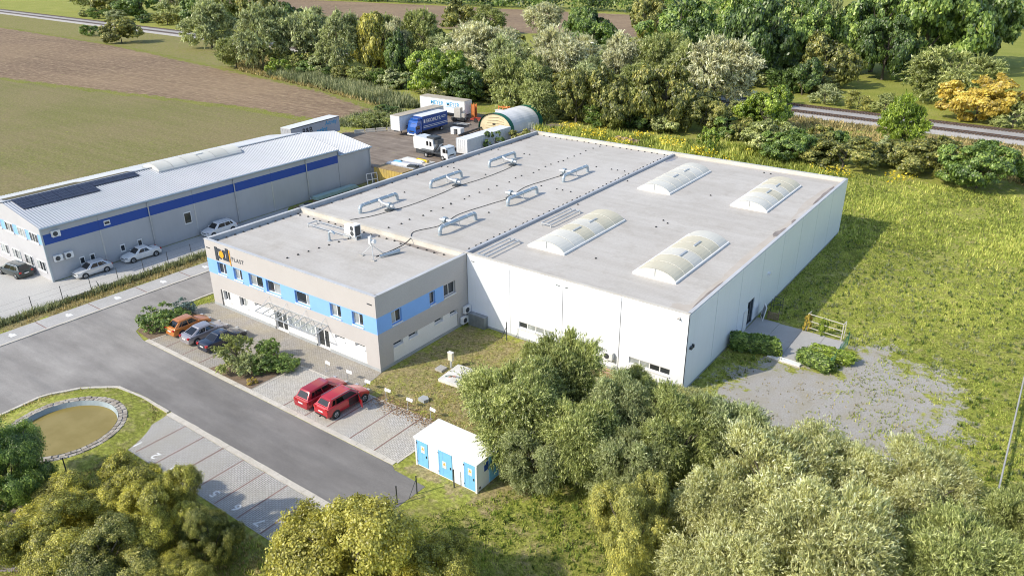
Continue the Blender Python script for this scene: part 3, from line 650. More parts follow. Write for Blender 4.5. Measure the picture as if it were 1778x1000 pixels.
MB().quad((NX,AE,0),(FX,AE,0),(FX,AE,5.6),(RX,AE,6.95),(NX,AE,5.6)).build('annex_gable', m_clad, nb, **G_)
ribs(ribs(MB(), NX+.25,5.65,RX,7.05,NE+.12,AE+.2), RX,7.05,FX-.3,5.65,NE+.12,AE+.2).build('annex_roof', m_ribroof, nb, **G_)
MB().tube([(NX+.32,NE+.12,5.58),(NX+.32,AE+.25,5.58)], .10, 10).build('gutter', m_galv, nb, **G_)
for y, zt in ((5.25,6.4),(17.6,6.4),(30.0,6.4),(AE-.1,5.5)):
    MB().tube([(NX+.32,y,zt),(NX+.12,y,zt-.35),(NX+.10,y,.5),(NX+.35,y,.2)], .07, 8).build('downpipe', m_steel, nb, **G_)
for y in (-.95,11.4,23.7): bx(MB(),'x',NX,1,y-.09,y+.09,.1,4.41,-.03,.0).build('joint_cover', m_steel, nb, **G_)
MB().box(NX-.1,NY-.1,0,NX+.08,NY+.08,6.4).build('corner_post', m_galv, nb, **G_)
# solar panels
mt, nt, bs = new_mat('solar cells'); bs.inputs['Roughness'].default_value = .15
br = N(nt, 'ShaderNodeTexBrick'); br.offset = 0; br.inputs['Scale'].default_value = 1; br.inputs['Brick Width'].default_value = .25; br.inputs['Row Height'].default_value = .21; br.inputs['Mortar Size'].default_value = .006
br.inputs['Color1'].default_value = (.012,.016,.035,1); br.inputs['Color2'].default_value = (.02,.022,.045,1); br.inputs['Mortar'].default_value = (.12,.12,.15,1)
nt.links.new(pos(nt, kind='o'), br.inputs['Vector']); nt.links.new(br.outputs['Color'], bs.inputs['Base Color']); m_solar = mt
sol = MB().box(-.73,-.36,0,.73,.36,.045).mesh('solar_panel', m_solar)
slope = math.atan((RZ-EZ+.05)/(NX+.25-RX))
for side in (1, -1):
    for rI in range(4):
        for k in range(10 if rI < 2 else 6):
            d = .5+rI*.76; x = RX+side*d*math.cos(slope); z = RZ-d*math.sin(slope)+.09
            o = place('solar_panel', sol, rf, (x-NX, -6.5+.75+k*1.5-NY, z))
            o.rotation_mode = 'ZYX' if False else 'XYZ'
            o.rotation_euler = Matrix.Rotation(side*slope, 4, 'Y').to_3x3().to_4x4().to_euler() if False else (Matrix.Rotation(side*slope, 3, 'Y') @ Matrix.Rotation(R(90), 3, 'Z')).to_euler()
# ridge skylight
b = MB()
for k in range(6):
    y0, y1 = 11.0+k*2.15, 11.0+(k+1)*2.15-.05
    q = MB()
    for i in range(10):
        (x0, h0), (x1, h1) = arc(i/10, 3.9, .65), arc((i+1)/10, 3.9, .65)
        q.quad((RX-1.95+x0,y0,7.85+h0),(RX-1.95+x1,y0,7.85+h1),(RX-1.95+x1,y1,7.85+h1),(RX-1.95+x0,y1,7.85+h0))
    if k == 0:
        sk = MB().box(RX-2.05,10.9,7.55,RX+2.05,11.0,7.86).box(RX+1.95,11.0,7.55,RX+2.05,23.9,7.86).box(RX-2.05,11.0,7.55,RX-1.95,23.9,7.86).build('skylight', m_steel, nb, **G_)
        MB().quad(*[(RX-1.95+arc(i/10,3.9,.64)[0], 11.0, 7.85+arc(i/10,3.9,.64)[1]) for i in range(11)]).build('end_pane', m_poly[2], sk, **G_)
    q.build('skylight_panel', m_poly[2] if k % 2 else m_poly[0], sk, 60, **G_)
MB().box(RX+.4,17.4,8.35,RX+.55,18.6,8.55).build('vent_flap', m_steel, sk, **G_)

# ---------------------------------------------------------------- roof equipment
def duct(x, y, side, label):
    t = thing('exhaust_duct', label, 'duct', (x, y, 6.97), group='exhaust ducts on the hall roof')
    r = .21
    def elbow(yc, s): return [(0, yc+s*.42*(1-math.sin(a)), .48+.42*math.cos(a)-.0) for a in ()]
    L = 6.0
    path = [(0,0,0),(0,0,.42)]+[(0,.45-.45*math.cos(a),.42+.45*math.sin(a)) for a in np.linspace(.2,math.pi/2,6)]+[(0,1.5,.87)]
    MB().tube(path, r, 14).build('elbow', m_galv, t, 50)
    MB().tube([(0,1.48,.87),(0,4.5,.87)], r+.005, 14).build('pipe', m_galv, t, 50)
    path = [(0,L,0),(0,L,.42)]+[(0,L-.45+.45*math.cos(a),.42+.45*math.sin(a)) for a in np.linspace(.2,math.pi/2,6)]+[(0,4.52,.87)]
    MB().tube(path, r, 14).build('elbow', m_galv, t, 50)
    for yy in (.62,1.5,3.0,4.5,L-.62): MB().tube([(0,yy-.04,.87),(0,yy+.04,.87)], r+.03, 14).build('flange', m_steel, t, 50)
    MB().tube([(0,0,.32),(0,0,.40)], r+.03, 14).build('flange', m_steel, t, 50)
    fx = side*(2.0 if side > 0 else 1.6)
    MB().tube([(0,2.9,.85),(side*.35,2.9,.78),(side*.75,2.85,.62),(fx-side*.25,2.7,.62)], [.2,.2,.18,.2], 12).build('branch', m_steel, t, 50)
    # snail housing: scroll outline swept across its width
    sc = MB(); pr = [(.62*(1-.035*i/2)*math.cos(a), .62*(1-.035*i/2)*math.sin(a)) for i, a in enumerate(np.linspace(R(-10), R(280), 18))]
    pr = [(p[0]*.72, p[1]*.72) for p in pr]+[(.12,-.46),(.62,-.46),(.62,-.05)]
    n = len(pr); sc.v = [(fx-.18, 2.7+p, .58+q) for p, q in pr]+[(fx+.18, 2.7+p, .58+q) for p, q in pr]
    sc.f = [tuple(range(n))[::-1], tuple(range(n, 2*n))]+[(i, (i+1) % n, n+(i+1) % n, n+i) for i in range(n)]
    fan = sc.build('fan_housing', m_galv, t, 40)
    MB().tube([(fx+side*.18,2.7,.58),(fx+side*.62,2.7,.58)], .19, 10).build('motor', m_steel, t, 40)
    MB().box(fx-.4,2.25,0,fx+.4,3.1,.14).build('fan_base', m_darkmetal, t)
    MB().bar((0,3.2,0),(0,3.2,.66),.05).bar((-.3,3.2,.02),(.3,3.2,.02),.06).build('support', m_steel, t)
    return t
where = ['nearest the office parapet', 'in the middle of its row', 'nearest the back parapet']
for i in range(3): duct(6.3, 15.95+12.05*i, 1, 'grey duct with fan in the left row, '+where[i])
for i in range(3): duct(18.5, 15.75+12.05*i, -1, 'grey duct with fan in the right row, '+where[i])
def cable(label, pts, r=.032):
    out = []
    P = [Vector(p) for p in pts]
    for i in range(len(P)-1):
        p0, p1, p2, p3 = P[max(i-1,0)], P[i], P[i+1], P[min(i+2,len(P)-1)]
        for k in range(8):
            t = k/8; out.append(.5*((2*p1)+(p2-p0)*t+(2*p0-5*p1+4*p2-p3)*t*t+(3*p1-p0-3*p2+p3)*t**3))
    out.append(P[-1]); o = MB().tube(out, r, 6).build('cable', m_dark, None, 60)
    return tag(o, label, 'cable', 'cables on the roof')
z = 7.02
cable('black cable looping between the fans of the left duct row', [(6.6,12.8,z),(8.0,15.5,z),(8.6,18.6,z),(9.0,22,z),(8.9,27,z),(8.6,30.6,z),(9.0,35,z),(8.9,40,z),(8.5,42.7,z)])
cable('black cable linking the fans of the duct row by the roof divider', [(17.2,12.9,z),(15.6,14.8,z),(16.6,18.2,z),(15.8,22,z),(16.4,27,z),(16.8,30.3,z),(15.8,35,z),(16.3,39.5,z),(16.7,42.3,z)])
cable('black cable from the antenna mast to the parapet', [(17.4,7.5,7.0),(17.6,9,7.05),(17.7,11,7.2),(17.6,12.3,7.5)], .05)
def rack(loc, lx, ly, label, h=.32, n=2):
    t = thing('steel_rack', label, 'rack', loc, group='low steel frames on the roof')
    for x in (0, lx): MB().bar((x,0,h),(x,ly,h),.1).build('rail', m_steel, t)
    for i in range(n+1): MB().bar((.05,ly*i/n,h),(lx-.05,ly*i/n,h),.09).build('crossbar', m_steel, t)
    for x in (0, lx):
        for y in (0, ly): MB().box(x-.05,y-.05,0,x+.05,y+.05,h-.05).build('leg', m_steel, t)
    return t
r1 = rack((25.5,24.5,6.955), 1.2, 6.0, 'low steel frame beside the far end of the roof divider skylight', n=1)
r2_ = rack((25.5,13.3,6.955), 1.2, 5.4, 'low steel frame at the front edge beside the roof divider', n=1)
for t, ly in ((r1,6.0),(r2_,5.4)):
    MB().bar((.6,0,.32),(.6,ly,.32),.09).build('rail', m_steel, t)
rack((4.9,9.5,6.95), 6.6, 1.25, 'steel ladder frame left of the office roof air conditioner', n=1)
for x in (6.7,8.6,10.2): pass
ac = thing('air_conditioner', 'white boxy air conditioning unit on the office roof', 'air conditioner', (11.4,10.0,6.95))
MB().box(-.9,-.25,.35,-.05,.35,1.35).build('cabinet', m_white, ac); MB().box(.1,-.45,.3,.85,.45,1.55).build('cabinet', m_white, ac)
MB().tube([(.45,-.455,1.2),(.45,-.47,1.2)], .26, 14).build('fan_grille', m_darkmetal, ac); MB().tube([(.45,-.455,.65),(.45,-.47,.65)], .26, 14).build('fan_grille', m_darkmetal, ac)
MB().box(.852,-.35,.4,.865,.35,1.45).build('grille', m_darkmetal, ac); MB().box(-1,-.4,.0,1,-.3,.3).box(-1,.3,0,1,.4,.3).build('base_frame', m_steel, ac)
gn = thing('vent_pipe', 'grey gooseneck vent pipe in front of the office roof frame', 'vent pipe', (10.2,7.9,6.95))
MB().tube([(0,0,0),(0,0,.75),(.05,.02,.95),(.25,.1,1.05),(.5,.2,.95),(.55,.22,.8)], .13, 10).build('pipe', m_galv, gn, 60); MB().tube([(0,0,0),(0,0,.06)], .24, 12).build('flashing', m_parapet, gn)
vp = thing('vent_pipe', 'short white vent pipe beside the office roof parapet', 'vent pipe', (10.2,11.3,6.95))
MB().tube([(0,0,0),(0,0,.6)], .09, 8).build('pipe', m_white, vp); MB().tube([(0,0,.6),(0,0,.72)], .14, 8).build('cap', m_white, vp)
mst = thing('antenna_mast', 'short antenna mast on a weighted tripod on the office roof', 'mast', (17.0,7.4,6.95))
MB().tube([(0,0,.05),(0,0,2.3)], .05, 8).build('pole', m_steel, mst)
for a in (200,320,80):
    x, y = 1.15*math.cos(R(a)), 1.15*math.sin(R(a)); MB().tube([(0,0,1.2),(x,y,.1)], .03, 6).build('leg', m_steel, mst)
    MB().box(x-.25,y-.15,0,x+.25,y+.15,.1).build('weight', m_concrete, mst)
MB().box(-.12,-.3,1.4,.12,-.08,2.15).build('antenna', m_white, mst); MB().tube([(.1,.05,1.55),(.38,.1,1.62)], .24, 12).build('dish', m_white, mst); MB().box(-.3,-.05,1.2,-.1,.1,1.7).build('radio_box', m_white, mst)
tb = thing('duct_offcut', 'grey pipe offcut lying on the office roof beside the mast', 'pipe', (18.4,8.5,6.95))
MB().tube([(-.5,-1.0,.2),(.1,1.1,.24)], [.1,.24], 10).build('pipe', m_galv, tb, 50); MB().bar((.1,1.2,0),(.1,1.2,.5),.06).build('stand', m_steel, tb)

# wall mounted units
def acwall(loc, label, axis='x', s=1):
    t = thing('wall_air_conditioner', label, 'air conditioner', loc, group='wall mounted air conditioners')
    if axis == 'x':
        MB().box(.1,-.45,0,.45,.45,.7).build('cabinet', m_white, t); MB().tube([(.452,-.1,.35),(.465,-.1,.35)], .27, 16).build('fan_grille', m_darkmetal, t); MB().box(0,-.4,-.06,.45,-.34,-.005).box(0,.34,-.06,.45,.4,-.005).build('bracket', m_steel, t)
    else:
        MB().box(-.45,-.45,0,.45,-.1,.7).build('cabinet', m_white, t); MB().tube([(-.1,-.452,.35),(-.1,-.465,.35)], .27, 16).build('fan_grille', m_darkmetal, t); MB().box(-.4,-.45,-.06,-.34,0,-.005).box(.34,-.45,-.06,.4,0,-.005).build('bracket', m_steel, t)
acwall((F,11.5,.35), 'lower wall air conditioner in the shaded corner of the office')
acwall((F,11.9,1.35), 'upper wall air conditioner in the shaded corner of the office')
acwall((41.1,E_,1.15), 'wall air conditioner on the sunny white hall front', 'y')
acwall((NX,-5.9,5.2), 'air conditioner high on the blue warehouse stripe')
acwall((NX,-6.3,2.35), 'left of the paired air conditioners low on the warehouse wall')
acwall((NX,-5.1,2.35), 'right of the paired air conditioners low on the warehouse wall')
tag(MB().box(25.2,E_-.55,.02,27.3,E_-.02,1.25).box(25.15,E_-.6,1.25,27.35,E_-.01,1.32).build('meter_cabinet', M('zinc cabinet', (.38,.40,.41), (.28,.30,.31), 1, .45, .5, streak=.4)), 'grey metal cabinet against the hall wall in the office corner', 'cabinet')

# ---------------------------------------------------------------- cars
WH = {}
def wheel_meshes(r):
    if r not in WH:
        t = MB().tube([(0,-.11,0),(0,-.09,0),(0,.09,0),(0,.11,0)], [r-.03,r,r,r-.03], 20).mesh('tyre', m_dark, 50)
        rm = MB().tube([(0,.10,0),(0,.118,0)], [r*.66,r*.60], 16)
        rim = rm.mesh('rim', m_steel, 30)
        sp = MB()
        for k in range(5):
            a = 2*math.pi*k/5; sp.box(-.0,0,0,0,0,0) if False else None
            sp.tube([(r*.2*math.cos(a+.35),.119,r*.2*math.sin(a+.35)),(r*.52*math.cos(a+.35),.119,r*.52*math.sin(a+.35))], .045, 5)
        WH[r] = (t, rim, sp.mesh('rim_gap', m_darkmetal))
    return WH[r]
m_lamp = mat_glass('headlamp lens', (.55,.57,.58), .1); m_tail = mat_glass('red lamp lens', (.50,.012,.01), .15); m_plate = M('number plate', (.75,.75,.74)); m_chrome = M('chrome strip', (.6,.6,.62), None, 1, .2, .9); m_trim = M('black trim', (.025,.026,.028), None, 2, .5)
def car(name, label, cat, loc, rz, paint, L=4.3, W=1.78, Hh=1.48, style='hatch', rails=False, door=False, group=None):
    t = thing(name, label, cat, loc, rz, group); a = L/2; hw = W/2
    suv = style == 'suv'; lift = .08 if suv else 0; sill = .24+lift; belt = .93+lift*1.6+(.06 if suv else 0)
    xw0 = a-1.12 if style != 'sedan' else a-1.2; xw1 = xw0-.72
    xr0 = {'hatch':-a+.16,'fast':-a+.30,'suv':-a+.14,'estate':-a+.12,'sedan':-a+.72}[style]; xr1 = {'hatch':-a+.86,'fast':-a+1.35,'suv':-a+.62,'estate':-a+.60,'sedan':-a+1.5}[style]
    st = [(a, .50+lift, .70),(a-.07,.64+lift,.82),(a-.28,.74+lift,.93),(a-.62,.83+lift,.985),(xw0,belt,1.0),(0,belt+.01,1.0),(xr0+.3,belt+.03,.99)]
    if style == 'sedan': st += [(xr0,belt+.04,.97),(-a+.25,belt+.02,.93),(-a+.05,belt-.1,.86),(-a,.62+lift,.80)]
    else: st += [(xr0,belt+.02,.95),(-a+.04,belt-.12,.90),(-a,.60+lift,.85)]
    b = MB(); rows = []
    for x, tz, wf in st:
        w0 = hw*wf; z1 = min(.40+lift, tz-.06); z2 = min(.66+lift, tz-.04)
        half = [(0,sill),(w0-.08,sill),(w0-.01,z1),(w0,z2),(w0-.025,tz-.03),(w0-.10,tz),(w0*.5,tz+.03),(0,tz+.04)]
        full = half+[(-y, z) for y, z in half[-2:0:-1]]
        rows.append([(x, y, z) for y, z in full])
    n = len(rows[0])
    for r_ in rows: b.v += r_
    for i in range(len(rows)-1):
        for j in range(n): b.f.append((i*n+j, i*n+(j+1) % n, (i+1)*n+(j+1) % n, (i+1)*n+j))
    b.f.append(tuple(range(n))); b.f.append(tuple(range((len(rows)-1)*n, len(rows)*n))[::-1])
    # cabin
    zb = belt-.03; wb0, wt0 = hw*.90, hw*.70
    lo_ = [(xw0,wb0*.93),(xw0-.25,wb0),(xr0+.25,wb0*.98),(xr0,wb0*.90)]; hi = [(xw1,wt0*.90),(xw1-.18,wt0),(xr1+.18,wt0*.97),(xr1,wt0*.88)]
    LO = [(x,y,zb) for x,y in lo_]+[(x,-y,zb) for x,y in lo_[::-1]]; HI = [(x,y,Hh-.07) for x,y in hi]+[(x,-y,Hh-.07) for x,y in hi[::-1]]
    TP = [(x*.97+.0,y*.88,Hh-.01) for x,y,_ in HI]
    n0 = len(b.v); b.v += LO+HI+TP
    for q in (0, 8):
        for j in range(8): b.f.append((n0+q+j, n0+q+(j+1) % 8, n0+q+8+(j+1) % 8, n0+q+8+j))
    b.f.append(tuple(n0+16+j for j in range(8)))
    bm = b.build('body', paint, t, 50); bv = bm.modifiers.new('bevel', 'BEVEL'); bv.width = .05; bv.segments = 2; bv.limit_method = 'ANGLE'; bv.angle_limit = R(22)
    import_bm = None
    def pane(name_, c0, c1, c2, c3, u=(.06,.94), v=(.1,.9), mt=m_glassc, off=.014):
        c = [Vector(k) for k in (c0, c1, c2, c3)]
        f = lambda uu, vv: (c[0]*(1-uu)+c[1]*uu)*(1-vv)+(c[3]*(1-uu)+c[2]*uu)*vv
        nn = (c[1]-c[0]).cross(c[3]-c[0]).normalized(); ce = (c[0]+c[1]+c[2]+c[3])/4
        if nn.dot(ce-Vector((0,0,.8))) < 0: nn = -nn
        q = [f(u[0],v[0]),f(u[1],v[0]),f(u[1],v[1]),f(u[0],v[1])]
        bb = MB(); bb.quad(*[k+nn*off for k in q])
        for i in range(4): bb.quad(q[i]+nn*off, q[(i+1) % 4]+nn*off, q[(i+1) % 4]-nn*.02, q[i]-nn*.02)
        return bb.build(name_, mt, t)
    pane('windscreen', LO[0], LO[7], HI[7], HI[0], (.04,.96), (.12,.95)); pane('rear_window', LO[3], LO[4], HI[4], HI[3], (.08,.92), (.22,.92))
    for s_ in (0, 1):
        A = (LO[1],LO[2],HI[2],HI[1]) if s_ == 0 else (LO[6],LO[5],HI[5],HI[6])
        dk = door and s_ == 1
        pane('side_window', *A, (.05,.46) if not dk else (.02,.50), (.14,.90), m_glassc if not dk else m_trim); pane('side_window', *A, (.50,.80), (.14,.90))
        if style != 'sedan': pane('side_window', *A, (.83,.96), (.2,.86))
    t_, rim_, gap_ = wheel_meshes(.31 if not suv else .35); rr = .31 if not suv else .35
    for x in (a-.85, -a+.82):
        for s_ in (1, -1):
            MB().tube([(x,s_*(hw*.97),rr+.01),(x,s_*(hw+.004),rr+.01)], rr+.07, 18).build('wheel_arch', m_trim if suv else m_dark, t)
            wo = place('wheel', t_, t, (x, s_*(hw-.085), rr), 0 if s_ == 1 else math.pi)
            place('rim', rim_, wo); place('rim_gap', gap_, wo)
    zl = .62+lift
    for s_ in (1, -1):
        MB().box(a-.30,min(s_*hw*.58,s_*hw*.90),zl-.02,a-.055,max(s_*hw*.58,s_*hw*.90),zl+.115).build('headlight', m_lamp, t)
        MB().box(-a-.012,min(s_*hw*.60,s_*hw*.885),belt-.22,-a+.2,max(s_*hw*.60,s_*hw*.885),belt-.04).build('tail_light', m_tail, t)
        MB().box(xw0-.42,min(s_*(hw-.02),s_*(hw+.16)),belt+.02,xw0-.28,max(s_*(hw-.02),s_*(hw+.16)),belt+.15).build('mirror', paint, t)
        if rails: MB().tube([(xw1-.2,s_*wt0*.93,Hh-.0),(xr1+.1,s_*wt0*.93,Hh+.01)], .025, 6).build('roof_rail', m_chrome, t)
    MB().box(-a-.022,-.26,.60+lift,-a+.02,.26,.71+lift).build('number_plate', m_plate, t); MB().box(a-.02,-.26,.36+lift,a+.022,.26,.46+lift).build('number_plate', m_plate, t)
    MB().box(a-.1,-hw*.5,.52+lift,a+.008,hw*.5,.60+lift).build('grille', m_trim, t); MB().box(-a-.02,-hw*.72,sill,-a+.1,hw*.72,.38+lift).build('bumper', m_trim if suv else paint, t)
    if style == 'hatch' or suv: MB().box(xr1-.12,-wt0*.8,Hh-.075,xr1+.12,wt0*.8,Hh-.035).build('spoiler', paint, t)
    if door:
        MB().box(-.15,-hw-.006,sill+.1,.88,-hw+.02,belt-.02).build('door_opening', m_trim, t)
        d = bpy.data.objects.new('door', MB().box(-1.05,-.04,sill+.08,0,.04,belt).mesh('door', paint)); COL.objects.link(d); d.parent = t; d.location = (.88,-hw-.03,0); d.rotation_euler = (0,0,R(62))
        fr_ = MB().bar((-1.0,.02,belt),(-.75,.12,Hh-.12),.06).bar((-.75,.12,Hh-.12),(-.35,.12,Hh-.12),.06).bar((-.35,.12,Hh-.12),(-.03,.02,belt),.06).build('window_frame', m_trim, d)
        MB().quad((-.95,.03,belt+.02),(-.08,.03,belt+.02),(-.36,.12,Hh-.14),(-.74,.12,Hh-.14)).build('door_glass', m_glassc, d)
        MB().tube([(-a-.05,.0,.32),(-a-.16,0,.36)], .06, 8).build('tow_bar', m_dark, t)
    return t
def paint(name, c, metal=.2, rough=.28): return M(name, c, tuple(x*.94 for x in c), .5, rough, metal, coat=1.0)
g = 'cars parked in front of the office'
up90 = R(90)
car('parked_car','orange hatchback parked at the end of the row by the round bush','car',(3.2,-5.1,.03),R(90),paint('orange metallic',(.58,.20,.035)),4.2,1.74,1.52,'hatch',group=g)
car('parked_car','silver grey fastback parked between the orange and the dark blue car','car',(5.9,-5.1,.03),R(89),paint('silver grey',(.40,.38,.40),.5),4.45,1.8,1.44,'fast',group=g)
car('parked_car','dark navy saloon parked beside the planting bed','car',(8.6,-4.95,.03),R(90),paint('midnight navy',(.012,.018,.04)),4.55,1.8,1.44,'sedan',group=g)
pr_ = paint('bright red',(.50,.012,.022),.1)
car('parked_car','red estate car parked left of the other red car','car',(23.75,-5.85,.036),R(91),paint('deep red',(.38,.010,.022),.15),4.6,1.82,1.56,'estate',group=g)
car('parked_car','bright red people carrier with its front door open','car',(26.25,-5.75,.036),R(89),pr_,4.7,1.86,1.66,'suv',True,True,group=g)
g2 = 'cars beside the warehouse'
car('parked_car','silver white hatchback nearest the corner of the striped warehouse','car',(-18.95,-3.4,.012),R(-91),paint('pale silver',(.66,.67,.69),.3),4.15,1.74,1.5,'hatch',group=g2)
car('parked_car','white saloon in the middle of the cars along the warehouse wall','car',(-18.95,2.6,.012),R(-92),paint('pearl white',(.80,.80,.79),0),4.55,1.78,1.46,'sedan',group=g2)
car('parked_car','white estate farthest along the warehouse wall','car',(-18.9,13.6,.012),R(-90),paint('plain white',(.80,.80,.80),0),4.6,1.8,1.56,'estate',True,group=g2)
car('parked_car','dark green estate in front of the warehouse gable','car',(-26.2,-8.75,.012),R(187),paint('dark bottle green',(.012,.028,.028)),4.7,1.82,1.52,'estate',True,group=g2)

# ---------------------------------------------------------------- lorries and yard clutter
m_tarpw = M('white tarpaulin', (.74,.75,.76), (.66,.67,.68), .6, .55, streak=.25); m_tarpg = M('grey tarpaulin', (.42,.43,.47), (.37,.38,.42), .6, .6); m_tarpb = M('blue tarpaulin', (.012,.065,.29), (.010,.055,.25), .6, .5)
m_tarpr = M('dusty trailer roof', (.46,.41,.33), (.36,.31,.24), .5, .9); m_lt = M('turquoise print', (.03,.32,.58)); m_bl = M('black print', (.02,.02,.03)); m_cabb = paint('lorry blue', (.012,.10,.42), .1); m_cabw = paint('lorry white', (.75,.76,.76), 0)
def wheels(t, xs, w_, r=.48):
    me_ = MB().tube([(0,-.14,0),(0,.14,0)], r, 16).mesh('tyre', m_dark, 40); rm_ = MB().tube([(0,.12,0),(0,.15,0)], [r*.55,r*.5], 12).mesh('rim', m_steel)
    for x in xs:
        for s_ in (1,-1):
            o = place('wheel', me_, t, (x, s_*(w_/2-.16), r), 0 if s_ == 1 else math.pi); place('rim', rm_, o)
def trailer(label, loc, rz, mside, mtop, L=13.3, W=2.55, z0=1.1, z1=4.0, mend=None):
    t = thing('lorry_trailer', label, 'trailer', loc, rz, 'lorry trailers in the back yard'); a = L/2
    MB().box(-a,-W/2,z0,a,W/2,z1-.03).build('box_body', mside, t); MB().box(-a-.01,-W/2-.01,z1-.03,a+.01,W/2+.01,z1+.02).build('roof', mtop, t)
    for s_ in (1,-1): MB().box(-a-.02,s_*W/2-.03,z1-.18,a+.02,s_*W/2+.03,z1-.031).build('roof_rail', m_darkmetal if mside is m_tarpg or mside is m_tarpb else m_steel, t)
    for x in (-a,a):
        for y0, y1 in ((-W/2-.015,-W/2+.06),(W/2-.06,W/2+.015)): MB().box(x-.03,y0,z0,x+.03,y1,z1-.2).build('corner_post', m_steel, t)
    MB().box(-a,-.5,.85,a,.5,z0-.005).build('chassis', m_darkmetal, t)
    for s_ in (1,-1): MB().box(a-2.6,s_*.9-.06,0,a-2.4,s_*.9+.06,z0-.01).build('landing_leg', m_darkmetal, t)
    wheels(t, (-a+1.6,-a+2.9,-a+4.2), W)
    for y in (-.8,-.4,0,.4,.8): MB().box(-a-.035,y-.02,z0+.05,-a-.004,y+.02,z1-.2).build('door_bar', m_steel, t)
    return t, a, W
SX = (R(90),0,0)
t, a, w_ = trailer('grey curtain trailer with large black and blue lettering beside the field', (-49.05,55.2,0), R(96.6), m_tarpg, m_tarpw, 13.3)
# lettered flank faces +X, i.e. the local -Y side
def flank(t, w_, body, x, z, size, mt, bold=.01, shear=0): text('lettering', body, size, mt, t, (x, -w_/2-.012, z), SX, .004, 'LEFT', bold, shear)
flank(t, w_, 'R&B', -3.7, 2.35, 1.5, m_bl, .03); flank(t, w_, 'print', .1, 1.75, 1.5, m_lt, .03, .1); flank(t, w_, 'Activity', 2.6, 2.95, 1.05, m_lt, .02, .15)
MB().tube([(-4.6,-w_/2-.02,2.3),(-4.6,-w_/2-.002,2.3)], .55, 20).build('blue_disc', m_navyband, t)
t, a, w_ = trailer('plain white box trailer parked behind the blue lorry', (-39.5,75.1,0), R(-90), m_tarpw, m_tarpr, 13.3)
t, a, w_ = trailer('white trailer with turquoise lettering against the trees', (-44.3,89.5,0), R(0), m_tarpw, m_tarpr, 13.0)
flank(t, w_, 'MEYER', -3.3, 2.5, 1.25, m_lt, .012); flank(t, w_, 'MEYER', 1.3, 2.5, 1.25, m_lt, .012); MB().box(-3.2,-w_/2-.015,2.3,5.3,-w_/2-.002,2.38).build('stripe', m_lt, t)
def lorry(label, loc, rz, mcab, L, W, box=None, mroof=None):
    t = thing('lorry', label, 'lorry', loc, rz); a = L/2
    c = MB(); pr = [(a-1.75,.7),(a,.6),(a+.02,1.25),(a-.12,1.9),(a-.42,2.75),(a-.7,3.05),(a-1.75,3.1)] if box else [(a-1.6,.6),(a,.5),(a+.02,1.15),(a-.1,1.6),(a-.35,2.35),(a-.55,2.45),(a-1.6,2.45)]
    n = len(pr); c.v = [(x,-W/2+.04,z) for x,z in pr]+[(x,W/2-.04,z) for x,z in pr]; c.f = [tuple(range(n)), tuple(range(n,2*n))[::-1]]+[(i,n+i,n+(i+1) % n,(i+1) % n) for i in range(n)]
    c.build('cab', mcab, t)
    top = pr[3]; t2 = pr[4]
    MB().quad((top[0]+.03,-W/2+.16,top[1]-.45),(top[0]+.03,W/2-.16,top[1]-.45),(t2[0]+.06,W/2-.22,t2[1]-.15),(t2[0]+.06,-W/2+.22,t2[1]-.15)).build('windscreen', m_glassc, t)
    for s_ in (1,-1):
        MB().box(a-1.15,s_*(W/2-.04)-.012,1.45,a-.4,s_*(W/2-.04)+.012,2.15).build('side_window', m_glassc, t); MB().box(a-.15,s_*(W/2+.02)-.12,1.5,a+.0,s_*(W/2+.02)+.12,2.1).build('mirror', m_trim, t)
        MB().box(a-.05,s_*W*.36-.18,.62,a+.035,s_*W*.36+.18,.82).build('headlight', m_lamp, t)
    MB().box(a-.3,-W/2+.02,.32,a+.08,W/2-.02,.58).build('bumper', m_cabw if box else mcab, t); MB().box(a+.0,-.6,.95,a+.04,.6,1.15).build('grille', m_trim, t)
    MB().box(-a,-.45,.65,a-1.7,.45,.9).build('chassis', m_darkmetal, t); wheels(t, (a-1.2,-a+1.9), W, .46)
    if box:
        MB().box(-a,-W/2,1.0,a-1.95,W/2,3.75).build('box_body', box, t); MB().box(-a-.01,-W/2-.01,3.75,a-1.94,W/2+.01,3.8).build('roof', mroof, t)
        if True: MB().quad((a-1.75,-W/2+.25,3.1),(a-1.75,W/2-.25,3.1),(a-1.75,W/2-.25,3.1),(a-1.75,-W/2+.25,3.1)) 
        c = MB().box(a-1.75,-W/2+.25,3.105,a-.85,W/2-.25,3.5); c.build('air_deflector', mcab, t)
    return t, a, W
t, a, w_ = lorry('blue box lorry with white lettering parked in the dirt yard', (-36.3,74.5,0), R(-90), m_cabb, 9.6, 2.45, m_tarpb, m_tarpw)
o_ = [(-a, w_)]
def flankL(t, w_, body, x, z, size, mt, bold=.01): text('lettering', body, size, mt, t, (x, w_/2+.012, z), (R(90),0,math.pi), .004, 'LEFT', bold)
flankL(t, w_, 'EKOFILTR', 1.7, 2.42, 1.0, m_cabw, .012); MB().box(2.0,w_/2+.002,2.45,2.45,w_/2+.014,3.1).build('logo', m_cabw, t)
for z_ in (1.75,1.45): MB().box(-a+.1,w_/2+.002,z_,2.6,w_/2+.012,z_+.1).build('stripe', m_cabw, t)
for z_ in (3.0,2.7): MB().box(-4.2,w_/2+.002,z_,-2.9,w_/2+.012,z_+.1).build('stripe', m_cabw, t)
t, a, w_ = lorry('white tipper lorry cab with bare chassis behind the hall parapet', (-21.3,60.2,0), R(-2), m_cabw, 7.2, 2.3)
MB().box(-a,-.8,.9,a-1.8,.8,1.15).bar((-a+3.2,-.5,1.1),(-a+4.6,-.5,2.6),.3).bar((-a+3.4,.4,1.1),(-a+4.8,.4,2.4),.25).build('crane_gear', m_darkmetal, t)
tk = thing('sweeper_body', 'white sweeper body with dark windows standing in the yard', 'vehicle body', (-24.6,61.6,0), R(-3))
